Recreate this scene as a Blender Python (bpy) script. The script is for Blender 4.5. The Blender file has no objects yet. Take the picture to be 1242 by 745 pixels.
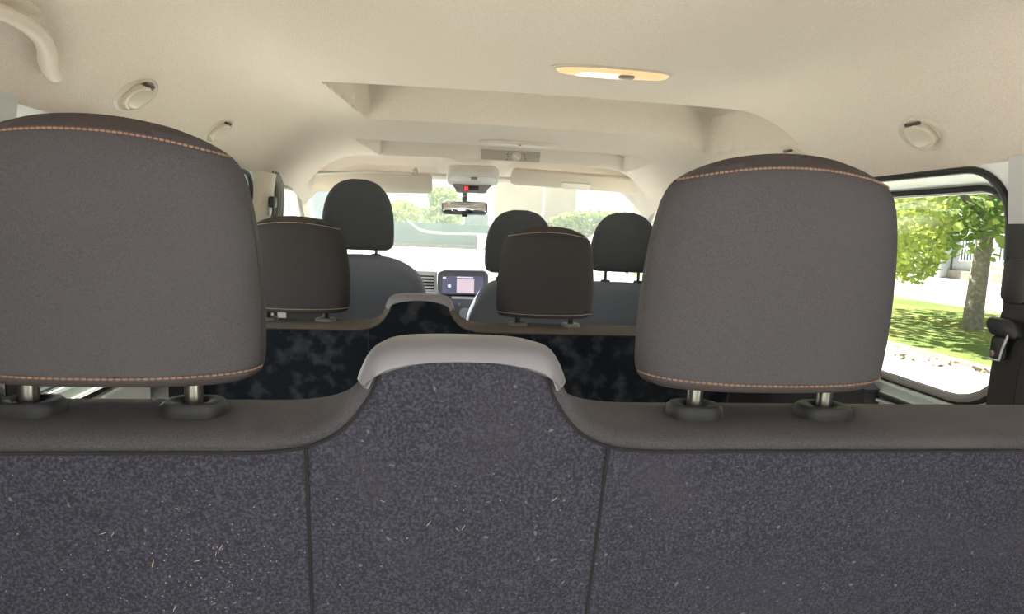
import bpy, bmesh, math, random
from mathutils import Vector, Matrix
random.seed(7)
C = bpy.context.scene.collection
scene = bpy.context.scene
PI = math.pi

# ------------------------------------------------------------------ camera
FPX, CX, CY = 750.0, 621.0, 372.5
CAM = Vector((-0.17, 0.0, 1.08))
th, ph, ro = math.radians(6.84), math.radians(7.2), math.radians(2.3)
FW = Vector((math.sin(th)*math.cos(ph), math.cos(th)*math.cos(ph), -math.sin(ph)))
R0 = Vector((math.cos(th), -math.sin(th), 0)); U0 = R0.cross(FW)
RT = R0*math.cos(ro)+U0*math.sin(ro); UP = -R0*math.sin(ro)+U0*math.cos(ro)
cd = bpy.data.cameras.new('camera'); cam = bpy.data.objects.new('camera', cd); C.objects.link(cam)
cd.sensor_fit = 'HORIZONTAL'; cd.sensor_width = 36; cd.lens = FPX/1242*36
cd.clip_start = 0.02; cd.clip_end = 500
M = Matrix((RT, UP, -FW)).transposed().to_4x4(); M.translation = CAM
cam.matrix_world = M
scene.camera = cam

def P(u, v, x=None, y=None, z=None):
    d = FW + RT*((u-CX)/FPX) - UP*((v-CY)/FPX)
    if y is not None: t = (y-CAM.y)/d.y
    elif x is not None: t = (x-CAM.x)/d.x
    else: t = (z-CAM.z)/d.z
    return CAM + d*t

# ------------------------------------------------------------------ materials
def mat(name, col, rough=0.6, metal=0.0, spec=0.5, noise=None, bump=None, emit=None, estr=1.0, coat=0, sheen=0):
    """noise: list of (scale, colour, lo, hi, detail) layers mixed over the base; bump: (scale, strength, distance)"""
    m = bpy.data.materials.new(name); m.use_nodes = True
    nt = m.node_tree; b = nt.nodes['Principled BSDF']
    b.inputs['Roughness'].default_value = rough; b.inputs['Metallic'].default_value = metal
    b.inputs['Specular IOR Level'].default_value = spec
    b.inputs['Coat Weight'].default_value = coat
    b.inputs['Sheen Weight'].default_value = sheen
    c4 = (*col, 1)
    b.inputs['Base Color'].default_value = c4
    tc = None
    if noise or bump:
        tc = nt.nodes.new('ShaderNodeTexCoord')
    last = None
    for (sc, c2, lo, hi, det) in (noise or []):
        n = nt.nodes.new('ShaderNodeTexNoise'); n.inputs['Scale'].default_value = sc; n.inputs['Detail'].default_value = det
        nt.links.new(tc.outputs['Object'], n.inputs['Vector'])
        r = nt.nodes.new('ShaderNodeMapRange'); r.inputs['From Min'].default_value = lo; r.inputs['From Max'].default_value = hi
        nt.links.new(n.outputs['Fac'], r.inputs['Value'])
        mx = nt.nodes.new('ShaderNodeMix'); mx.data_type = 'RGBA'
        nt.links.new(r.outputs['Result'], mx.inputs['Factor'])
        if last: nt.links.new(last, mx.inputs[6])
        else: mx.inputs[6].default_value = c4
        mx.inputs[7].default_value = (*c2, 1)
        last = mx.outputs[2]
    if last: nt.links.new(last, b.inputs['Base Color'])
    if bump:
        n = nt.nodes.new('ShaderNodeTexNoise'); n.inputs['Scale'].default_value = bump[0]; n.inputs['Detail'].default_value = 3
        nt.links.new(tc.outputs['Object'], n.inputs['Vector'])
        bp = nt.nodes.new('ShaderNodeBump'); bp.inputs['Strength'].default_value = bump[1]; bp.inputs['Distance'].default_value = bump[2]
        nt.links.new(n.outputs['Fac'], bp.inputs['Height']); nt.links.new(bp.outputs['Normal'], b.inputs['Normal'])
    if emit:
        b.inputs['Emission Color'].default_value = (*emit, 1); b.inputs['Emission Strength'].default_value = estr
    return m

def woven(name, c1, c2, scale, bumpd, rough=0.9, mottle=None):
    """woven cloth: two crossed wave textures modulating colour and bump"""
    m = mat(name, c1, rough, spec=0.25); nt = m.node_tree; b = nt.nodes['Principled BSDF']
    tc = nt.nodes.new('ShaderNodeTexCoord')
    n = nt.nodes.new('ShaderNodeTexNoise'); n.inputs['Scale'].default_value = scale; n.inputs['Detail'].default_value = 2
    nt.links.new(tc.outputs['Object'], n.inputs['Vector'])
    n2 = nt.nodes.new('ShaderNodeTexNoise'); n2.inputs['Scale'].default_value = 9; n2.inputs['Detail'].default_value = 4
    nt.links.new(tc.outputs['Object'], n2.inputs['Vector'])
    r = nt.nodes.new('ShaderNodeMapRange'); r.inputs['From Min'].default_value = 0.3; r.inputs['From Max'].default_value = 0.7
    nt.links.new(n.outputs['Fac'], r.inputs['Value'])
    mx = nt.nodes.new('ShaderNodeMix'); mx.data_type = 'RGBA'; mx.inputs[6].default_value = (*c1, 1); mx.inputs[7].default_value = (*c2, 1)
    nt.links.new(r.outputs['Result'], mx.inputs['Factor'])
    last = mx.outputs[2]
    if mottle:
        mx2 = nt.nodes.new('ShaderNodeMix'); mx2.data_type = 'RGBA'; mx2.inputs[7].default_value = (*mottle, 1)
        r2 = nt.nodes.new('ShaderNodeMapRange'); r2.inputs['From Min'].default_value = 0.45; r2.inputs['From Max'].default_value = 0.8; r2.inputs['To Max'].default_value = 0.6
        nt.links.new(n2.outputs['Fac'], r2.inputs['Value']); nt.links.new(r2.outputs['Result'], mx2.inputs['Factor'])
        nt.links.new(last, mx2.inputs[6]); last = mx2.outputs[2]
    nt.links.new(last, b.inputs['Base Color'])
    bp = nt.nodes.new('ShaderNodeBump'); bp.inputs['Strength'].default_value = 0.6; bp.inputs['Distance'].default_value = bumpd
    nt.links.new(n.outputs['Fac'], bp.inputs['Height']); nt.links.new(bp.outputs['Normal'], b.inputs['Normal'])
    return m

def glass_mat(name, tint, refl=0.12):
    m = bpy.data.materials.new(name); m.use_nodes = True; nt = m.node_tree
    nt.nodes.remove(nt.nodes['Principled BSDF'])
    o = nt.nodes['Material Output']
    t = nt.nodes.new('ShaderNodeBsdfTransparent'); t.inputs['Color'].default_value = (*tint, 1)
    g = nt.nodes.new('ShaderNodeBsdfGlossy'); g.inputs['Roughness'].default_value = 0.02
    fr = nt.nodes.new('ShaderNodeFresnel'); fr.inputs['IOR'].default_value = 1.45
    mu = nt.nodes.new('ShaderNodeMath'); mu.operation = 'MULTIPLY'; mu.inputs[1].default_value = refl
    nt.links.new(fr.outputs['Fac'], mu.inputs[0])
    mx = nt.nodes.new('ShaderNodeMixShader')
    nt.links.new(mu.outputs[0], mx.inputs['Fac']); nt.links.new(t.outputs[0], mx.inputs[1]); nt.links.new(g.outputs[0], mx.inputs[2])
    nt.links.new(mx.outputs[0], o.inputs['Surface'])
    return m

def leaf_mat(name, c1, c2, scale=1.2):
    m = bpy.data.materials.new(name); m.use_nodes = True; nt = m.node_tree
    nt.nodes.remove(nt.nodes['Principled BSDF']); o = nt.nodes['Material Output']
    tc = nt.nodes.new('ShaderNodeTexCoord'); n = nt.nodes.new('ShaderNodeTexNoise'); n.inputs['Scale'].default_value = scale; n.inputs['Detail'].default_value = 4
    nt.links.new(tc.outputs['Object'], n.inputs['Vector'])
    r = nt.nodes.new('ShaderNodeMapRange'); r.inputs['From Min'].default_value = 0.35; r.inputs['From Max'].default_value = 0.65
    nt.links.new(n.outputs['Fac'], r.inputs['Value'])
    mx = nt.nodes.new('ShaderNodeMix'); mx.data_type = 'RGBA'; mx.inputs[6].default_value = (*c1, 1); mx.inputs[7].default_value = (*c2, 1)
    nt.links.new(r.outputs['Result'], mx.inputs['Factor'])
    d = nt.nodes.new('ShaderNodeBsdfDiffuse'); t = nt.nodes.new('ShaderNodeBsdfTranslucent')
    nt.links.new(mx.outputs[2], d.inputs['Color']); nt.links.new(mx.outputs[2], t.inputs['Color'])
    ms = nt.nodes.new('ShaderNodeMixShader'); ms.inputs['Fac'].default_value = 0.45
    nt.links.new(d.outputs[0], ms.inputs[1]); nt.links.new(t.outputs[0], ms.inputs[2]); nt.links.new(ms.outputs[0], o.inputs['Surface'])
    return m

MT = {}
MT['fabric'] = woven('seat_cloth_charcoal', (0.064, 0.062, 0.068), (0.098, 0.094, 0.103), 900, 0.0006, mottle=(0.088, 0.085, 0.094))
MT['fabric_top'] = woven('seat_cloth_brown_black', (0.055, 0.046, 0.045), (0.085, 0.072, 0.070), 900, 0.0006)
MT['strip'] = woven('seat_edge_cloth', (0.082, 0.080, 0.092), (0.132, 0.128, 0.146), 700, 0.0006, mottle=(0.150, 0.130, 0.136))
MT['dusty'] = woven('dusty_seat_edge_cloth', (0.10, 0.088, 0.08), (0.15, 0.13, 0.115), 500, 0.0006, mottle=(0.19, 0.16, 0.13))
MT['carpet'] = mat('needle_felt_carpet', (0.034, 0.035, 0.048), 0.95, spec=0.15, bump=(420, 0.9, 0.002),
                   noise=[(420, (0.082, 0.083, 0.109), 0.40, 0.68, 2), (6, (0.062, 0.059, 0.078), 0.5, 0.8, 4), (200, (0.16, 0.155, 0.17), 0.80, 0.86, 0)])
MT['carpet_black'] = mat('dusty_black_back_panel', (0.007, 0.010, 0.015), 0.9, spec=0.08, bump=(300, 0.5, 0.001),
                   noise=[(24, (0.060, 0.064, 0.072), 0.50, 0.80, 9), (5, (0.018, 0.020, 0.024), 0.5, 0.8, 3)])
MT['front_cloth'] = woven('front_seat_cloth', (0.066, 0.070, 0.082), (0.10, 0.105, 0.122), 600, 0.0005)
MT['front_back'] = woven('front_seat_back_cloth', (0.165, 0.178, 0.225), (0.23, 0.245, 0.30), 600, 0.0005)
MT['plastic_grey'] = mat('satin_grey_plastic', (0.225, 0.220, 0.248), 0.42, bump=(900, 0.25, 0.0003))
MT['plastic_black'] = mat('black_plastic', (0.020, 0.020, 0.022), 0.42)
MT['collar'] = mat('charcoal_moulded_plastic', (0.050, 0.050, 0.053), 0.45)
MT['collar_grey'] = mat('grey_moulded_plastic', (0.20, 0.20, 0.20), 0.3)
MT['steel'] = mat('steel_post', (0.33, 0.31, 0.29), 0.28, metal=0.9)
MT['post_dark'] = mat('dark_post', (0.06, 0.06, 0.06), 0.3, metal=0.6)
MT['stitch'] = mat('tan_stitching', (0.31, 0.185, 0.125), 0.8)
MT['stitch_pale'] = mat('pale_stitching', (0.46, 0.38, 0.30), 0.8)
MT['seam'] = mat('dark_seam_thread', (0.018, 0.017, 0.02), 0.9)
MT['straw'] = mat('dry_straw', (0.55, 0.44, 0.30), 0.8)
MT['lint'] = mat('white_lint', (0.34, 0.33, 0.33), 0.9)
MT['headliner'] = woven('beige_headliner_cloth', (0.64, 0.572, 0.508), (0.74, 0.667, 0.60), 380, 0.0016, mottle=(0.68, 0.605, 0.53))
MT['beige'] = mat('beige_trim_plastic', (0.68, 0.61, 0.53), 0.55, bump=(500, 0.15, 0.0005))
MT['hookp'] = mat('greige_hook_plastic', (0.58, 0.53, 0.45), 0.45)
MT['visor'] = mat('beige_visor_vinyl', (0.60, 0.52, 0.42), 0.6, bump=(400, 0.3, 0.0005))
MT['visor_label'] = mat('pale_label', (0.85, 0.78, 0.66), 0.5)
MT['grey_trim'] = mat('light_grey_pillar_trim', (0.52, 0.53, 0.54), 0.5, bump=(500, 0.2, 0.0004))
MT['paint'] = mat('white_body_paint', (0.72, 0.75, 0.75), 0.25, coat=0.4)
MT['paint_grey'] = mat('pale_grey_body_paint', (0.55, 0.60, 0.58), 0.3, coat=0.3)
MT['dark_panel'] = mat('dark_door_panel', (0.03, 0.031, 0.034), 0.6, bump=(300, 0.3, 0.0006))
MT['rubber'] = mat('black_rubber', (0.012, 0.012, 0.013), 0.55)
MT['greyrubber'] = mat('grey_weatherstrip', (0.26, 0.25, 0.24), 0.6)
MT['bright'] = mat('bright_weatherstrip_edge', (0.40, 0.40, 0.38), 0.3)
MT['webbing'] = mat('black_seat_belt_webbing', (0.022, 0.022, 0.023), 0.7, bump=(1500, 0.5, 0.0005))
MT['floor'] = mat('dark_floor_mat', (0.035, 0.035, 0.037), 0.9, bump=(200, 0.4, 0.001))
MT['glass'] = glass_mat('clear_side_glass', (0.88, 0.92, 0.89), 0.12)
MT['wglass'] = glass_mat('windscreen_glass', (0.84, 0.885, 0.865), 0.10)
MT['tint'] = glass_mat('tinted_rear_glass', (0.14, 0.145, 0.15), 0.5)
MT['dash'] = mat('grey_dashboard_plastic', (0.45, 0.44, 0.44), 0.5, bump=(500, 0.2, 0.0005))
MT['dash_dark'] = mat('charcoal_console_plastic', (0.11, 0.105, 0.118), 0.45)
MT['silver'] = mat('silver_trim', (0.62, 0.62, 0.62), 0.35, metal=0.3)
MT['screen'] = mat('screen_dark', (0.02, 0.02, 0.03), 0.2, emit=(0.10, 0.10, 0.16), estr=0.6)
MT['screen_map'] = mat('screen_pale_pink', (0.3, 0.25, 0.28), 0.3, emit=(0.75, 0.58, 0.64), estr=0.45)
MT['screen_icon'] = mat('screen_icon', (0.3, 0.3, 0.35), 0.3, emit=(0.6, 0.6, 0.75), estr=0.6)
MT['white_plastic'] = mat('off_white_plastic', (0.70, 0.67, 0.64), 0.4)
MT['lens'] = mat('clear_lens', (0.82, 0.80, 0.80), 0.2)
MT['console_grey'] = mat('taupe_plastic', (0.27, 0.24, 0.21), 0.5)
MT['red'] = mat('red_warning_light', (0.5, 0.02, 0.03), 0.3, emit=(0.9, 0.05, 0.06), estr=0.8)
MT['mirror'] = mat('mirror_glass', (0.85, 0.86, 0.88), 0.02, metal=1.0)
MT['lamp'] = mat('lit_lamp_lens', (0.55, 0.42, 0.28), 0.3, emit=(1.0, 0.60, 0.28), estr=0.42)
MT['lamp_hot'] = mat('lit_bulb_area', (1, 0.9, 0.7), 0.3, emit=(1.0, 0.82, 0.58), estr=0.55)
MT['panel'] = mat('taupe_control_panel', (0.40, 0.36, 0.30), 0.5)
MT['mark'] = mat('dark_marking', (0.10, 0.09, 0.08), 0.6)
MT['concrete'] = mat('pale_asphalt', (0.70, 0.665, 0.62), 0.9, spec=0.2, noise=[(0.6, (0.76, 0.72, 0.68), 0.4, 0.7, 5), (18, (0.55, 0.51, 0.46), 0.55, 0.8, 4)])
MT['kerb'] = mat('grey_kerb_stone', (0.17, 0.15, 0.135), 0.9, noise=[(5, (0.23, 0.205, 0.18), 0.4, 0.7, 5)])
MT['grass'] = mat('patchy_lawn', (0.14, 0.19, 0.055), 0.95, spec=0.1, bump=(40, 1.0, 0.05),
                  noise=[(0.55, (0.31, 0.30, 0.11), 0.42, 0.68, 5), (9, (0.20, 0.24, 0.08), 0.5, 0.75, 5)])
MT['bark'] = mat('grey_brown_bark', (0.20, 0.175, 0.15), 0.95, bump=(30, 1, 0.02), noise=[(14, (0.32, 0.29, 0.25), 0.45, 0.7, 6)])
MT['leaf'] = leaf_mat('tree_leaves', (0.17, 0.28, 0.10), (0.36, 0.42, 0.13), 1.0)
MT['leaf_y'] = leaf_mat('yellow_green_leaves', (0.27, 0.36, 0.08), (0.40, 0.43, 0.10), 1.0)  # yellow-green leaf colour for the drooping branch and the yellow shrub
MT['leaf_d'] = leaf_mat('dark_hedge_leaves', (0.06, 0.12, 0.08), (0.13, 0.19, 0.12), 1.0)
MT['leaf_dry'] = mat('dry_leaf', (0.20, 0.14, 0.09), 0.9)
MT['wall_white'] = mat('white_render', (0.36, 0.37, 0.39), 0.9, noise=[(1.2, (0.30, 0.31, 0.33), 0.45, 0.7, 5)])
MT['win_dark'] = mat('dark_window_pane', (0.12, 0.15, 0.17), 0.3)  # even dark tone for the building and car windows
MT['bars'] = mat('white_bars', (0.75, 0.75, 0.76), 0.5)
MT['teal'] = mat('teal_painted_wall', (0.055, 0.115, 0.105), 0.8, noise=[(0.8, (0.085, 0.15, 0.135), 0.4, 0.7, 5)])
MT['teal_pale'] = mat('pale_painted_band', (0.36, 0.42, 0.38), 0.8)
MT['peach'] = mat('peach_render', (0.46, 0.37, 0.29), 0.9, noise=[(0.5, (0.52, 0.42, 0.33), 0.4, 0.7, 4)])
MT['shed'] = mat('grey_shed_boards', (0.22, 0.27, 0.29), 0.7, noise=[(3, (0.28, 0.33, 0.35), 0.4, 0.7, 4)])
MT['pole'] = mat('grey_painted_pole', (0.42, 0.40, 0.40), 0.6)
MT['orange'] = mat('orange_paint', (0.75, 0.28, 0.10), 0.5)
MT['carwhite'] = mat('white_car_paint', (0.78, 0.78, 0.78), 0.25, coat=0.5)
MT['sticker'] = mat('translucent_sticker', (0.82, 0.90, 0.84), 0.6)

# ------------------------------------------------------------------ mesh helpers
def finish(name, bm, m, parent=None, sharp=35, smooth=True, loc=None):
    bmesh.ops.recalc_face_normals(bm, faces=bm.faces)
    me = bpy.data.meshes.new(name); bm.to_mesh(me); bm.free()
    for mm in (m if isinstance(m, (list, tuple)) else [m]): me.materials.append(mm)
    if smooth:
        me.shade_smooth(); me.set_sharp_from_angle(angle=math.radians(sharp))
    o = bpy.data.objects.new(name, me); C.objects.link(o)
    if parent is not None:
        o.parent = parent
        bpy.context.view_layer.update()
        o.matrix_parent_inverse = Matrix.Translation(-parent.location)
    return o

def thing(name, label, cat, loc=(0, 0, 0), group=None, kind=None):
    o = bpy.data.objects.new(name, None); C.objects.link(o); o.location = loc
    o.empty_display_size = 0.05
    tag(o, label, cat, group, kind); return o

def tag(o, label=None, cat=None, group=None, kind=None):
    if label: o['label'] = label
    if cat: o['category'] = cat
    if group: o['group'] = group
    o['kind'] = kind or 'thing'
    return o

def struct(name, bm, m, parent=None, **k):
    o = finish(name, bm, m, parent, **k)
    if parent is None: o['kind'] = 'structure'
    return o

def dup(o, parent=None):
    c = o.copy(); C.objects.link(c)
    if parent is not None: c.parent = parent
    for ch in [x for x in bpy.data.objects if x.parent is o]: dup(ch, c)
    return c

def loft(bm, rings, close=True, cap0=True, cap1=True):
    """rings: lists of equal count of Vectors"""
    vs = [[bm.verts.new(p) for p in r] for r in rings]
    n = len(rings[0])
    for a, b in zip(vs, vs[1:]):
        for i in range(n if close else n-1):
            j = (i+1) % n
            try: bm.faces.new((a[i], a[j], b[j], b[i]))
            except ValueError: pass
    if close and cap0 and n > 2: bm.faces.new(vs[0][::-1])
    if close and cap1 and n > 2: bm.faces.new(vs[-1])
    return vs

def tube(bm, pts, r, n=10, closed=False, flat=1.0, upv=None):
    """sweep; r may be a list; flat scales the second axis"""
    pts = [Vector(p) for p in pts]; m = len(pts)
    rs = r if isinstance(r, (list, tuple)) else [r]*m
    rings = []; prev = None
    for i in range(m):
        a = pts[(i-1) % m] if (closed or i > 0) else pts[i]
        b = pts[(i+1) % m] if (closed or i < m-1) else pts[i]
        t = (b-a).normalized()
        if upv is not None: u = Vector(upv)
        elif prev is None: u = Vector((0, 0, 1)) if abs(t.z) < 0.9 else Vector((1, 0, 0))
        else: u = prev
        s = t.cross(u)
        if s.length < 1e-6: s = t.cross(Vector((1, 0.3, 0.2)))
        s.normalize(); u = s.cross(t).normalized(); prev = u
        rings.append([pts[i] + s*(math.cos(2*PI*k/n)*rs[i]) + u*(math.sin(2*PI*k/n)*rs[i]*flat) for k in range(n)])
    if closed:
        rings.append(rings[0]); 
        vs = [[bm.verts.new(p) for p in q] for q in rings[:-1]]
        for i in range(m):
            A, B = vs[i], vs[(i+1) % m]
            for k in range(n):
                j = (k+1) % n; bm.faces.new((A[k], A[j], B[j], B[k]))
    else:
        loft(bm, rings)
    return bm

def catmull(pts, sub=6, closed=False):
    out = []; n = len(pts)
    pts = [Vector(p) for p in pts]
    rng = range(n) if closed else range(n-1)
    for i in rng:
        p1, p2 = pts[i], pts[(i+1) % n]
        p0 = pts[i-1] if (closed or i > 0) else p1*2-p2
        p3 = pts[(i+2) % n] if (closed or i+2 < n) else p2*2-p1
        for s in range(sub):
            t = s/sub
            out.append(0.5*((2*p1)+(p2-p0)*t+(2*p0-5*p1+4*p2-p3)*t*t+(-p0+3*p1-3*p2+p3)*t**3))
    if not closed: out.append(pts[-1])
    return out

def rrect(w, h, r, n=6, r3=None):
    """rounded rectangle outline centred at 0, list of (a,b), counter-clockwise"""
    out = []
    q = r3 or r
    for cx, cy, a0, r in ((w/2-r, h/2-r, 0, r), (-w/2+r, h/2-r, 90, r), (-w/2+q, -h/2+q, 180, q), (w/2-r, -h/2+r, 270, r)):
        for k in range(n+1):
            a = math.radians(a0+90*k/n); out.append((cx+r*math.cos(a), cy+r*math.sin(a)))
    return out

def slab(bm, outline, origin, ax, ay, an, th_, bev=0.003, dome=0.0):
    """rounded plate: outline (a,b) in the frame ax, ay; thickness along an, bevelled edges; back at 0, front at th_"""
    o = Vector(origin); ax, ay, an = Vector(ax).normalized(), Vector(ay).normalized(), Vector(an).normalized()
    W = max(abs(p[0]) for p in outline); H = max(abs(p[1]) for p in outline)
    def ring(ins, d):
        return [o+ax*(a*(1-ins/W))+ay*(b*(1-ins/H))+an*d for a, b in outline]
    rings = [ring(bev, 0), ring(bev*0.3, bev*0.3), ring(0, bev), ring(0, th_-bev), ring(bev*0.3, th_-bev*0.3), ring(bev, th_)]
    if dome: rings += [ring(min(W, H)*f, th_+dome*(1-(1-f)**2)) for f in (0.25, 0.5, 0.75, 0.95)]
    loft(bm, rings)
    return bm

def box(bm, lo, hi, bev=0.0):
    lo, hi = Vector(lo), Vector(hi)
    c = (lo+hi)/2; s = hi-lo
    r = bmesh.ops.create_cube(bm, size=1, matrix=Matrix.Translation(c) @ Matrix.Diagonal((*s, 1)))
    if bev:
        es = list({e for v in r['verts'] for e in v.link_edges})
        bmesh.ops.bevel(bm, geom=es, offset=bev, segments=3, affect='EDGES', profile=0.5)
    return bm

def BM(): return bmesh.new()
def sst(t): t = max(0.0, min(1.0, t)); return t*t*(3-2*t)
def interp(tab, t):
    if t <= tab[0][0]: return tab[0][1]
    for (a, b), (c, d) in zip(tab, tab[1:]):
        if t <= c: return b+(d-b)*(t-a)/(c-a)
    return tab[-1][1]
def cosi(tab, t):
    """smooth interpolation through a table"""
    pts = [Vector((a, b, 0)) for a, b in tab]
    for i in range(len(tab)-1):
        if t <= tab[i+1][0]:
            p1, p2 = tab[i], tab[i+1]
            p0 = tab[i-1] if i else p1; p3 = tab[i+2] if i+2 < len(tab) else p2
            h = p2[0]-p1[0]; u = (t-p1[0])/h
            m1 = (p2[1]-p0[1])/(p2[0]-p0[0]) if p2[0] != p0[0] else 0
            m2 = (p3[1]-p1[1])/(p3[0]-p1[0]) if p3[0] != p1[0] else 0
            return (2*u**3-3*u*u+1)*p1[1]+(u**3-2*u*u+u)*h*m1+(-2*u**3+3*u*u)*p2[1]+(u**3-u*u)*h*m2
    return tab[-1][1]

# ------------------------------------------------------------------ headliner
def ceil_z(x, y):
    ax = abs(x)
    z = 1.375-0.008*(ax/0.6)**2
    t = max(0.0, (ax-0.48)/0.255)
    z -= 0.146*t**2.1
    if y > 1.95: z -= 0.030*((min(y, 2.5)-1.95)/0.55)**1.2
    if y > 2.5:
        z -= 0.045*sst((y-2.5)/0.22)
    # first recess: sharp rear edge, long slope forward
    def rec(y0, y1, xl0, xl1, xr0, xr1, dep, soft):
        if y <= y0 or y >= y1: return 0
        f = (y-y0)/(y1-y0)
        xl = xl0+(xl1-xl0)*f; xr = xr0+(xr1-xr0)*f
        e = min(sst((x-xl)/soft), sst((xr-x)/soft))
        return min(dep, (y1-y)*1.8)*e
    r = rec(1.388, 1.83, -0.425, -0.385, 0.65, 0.618, 0.09, 0.015)
    if r: r = max(0, r-0.006*math.exp(-((x-0.135+0.08*(y-1.6))/0.03)**2))
    z += r
    z += rec(2.19, 2.49, -0.465, -0.41, 0.59, 0.565, 0.05, 0.015)
    # pocket above the sun visors in front of the curved edge line
    yl = 2.505+0.35*max(0.0, ax-0.56)
    if y > yl and ax < 0.70:
        z += 0.016*sst((y-yl)/0.012)*sst((2.70-y)/0.05)*sst((0.70-ax)/0.03)*sst((ax-0.10)/0.03 if x > -0.04 else (-0.17-x)/0.03)
    return z
ys = [-0.17+0.0082*i for i in range(0, 352)]
for e in (1.388, 2.19):
    ys = [y for y in ys if abs(y-e) > 0.004]+[e-0.0006, e+0.0006]
ys = sorted(y for y in ys if y <= 2.701)
xs = [-0.735+0.0049*i for i in range(301)]
bm = BM()
grid = [[bm.verts.new((x, y, ceil_z(x, y))) for x in xs] for y in ys]
for a, b in zip(grid, grid[1:]):
    for i in range(len(xs)-1): bm.faces.new((a[i], b[i], b[i+1], a[i+1]))
# roof skin above, closed edges
top = [[bm.verts.new((x, y, 1.49-0.17*(abs(x)/0.74)**6)) for x in (-0.8, -0.6, -0.3, 0, 0.3, 0.6, 0.8)] for y in (-0.17, 2.72)]
for i in range(6): bm.faces.new((top[0][i], top[0][i+1], top[1][i+1], top[1][i]))
bm.faces.new(tuple(grid[0])+tuple(reversed(top[0]))); bm.faces.new(tuple(reversed(grid[-1]))+tuple(top[1]))
ceiling = struct('ceiling', bm, MT['headliner'], sharp=28)

# ------------------------------------------------------------------ side walls with window openings
def wx(z):   # inner half width of the body by height
    return cosi([(0.0, 0.80), (0.5, 0.80), (0.8, 0.785), (1.0, 0.765), (1.222, 0.733), (1.35, 0.72)], z)
def loop_rr(y0, y1, z0, z1, r, n=8, r3=None):
    return [((y0+y1)/2+a, (z0+z1)/2+b) for a, b in rrect(y1-y0, z1-z0, r, n, r3)]
def outer_match(loop, y0, y1, z0, z1):
    """points of the rectangle on the rays through the inner loop"""
    cy, cz = (sum(p[0] for p in loop)/len(loop), sum(p[1] for p in loop)/len(loop))
    out = []
    for y, z in loop:
        dy, dz = y-cy, z-cz
        k = 1e9
        if dy > 0: k = min(k, (y1-cy)/dy)
        if dy < 0: k = min(k, (y0-cy)/dy)
        if dz > 0: k = min(k, (z1-cz)/dz)
        if dz < 0: k = min(k, (z0-cz)/dz)
        out.append((cy+dy*k, cz+dz*k))
    return out
WY0, WY1, WZ0, WZ1 = 0.912, 1.98, 0.755, 1.212
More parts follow.
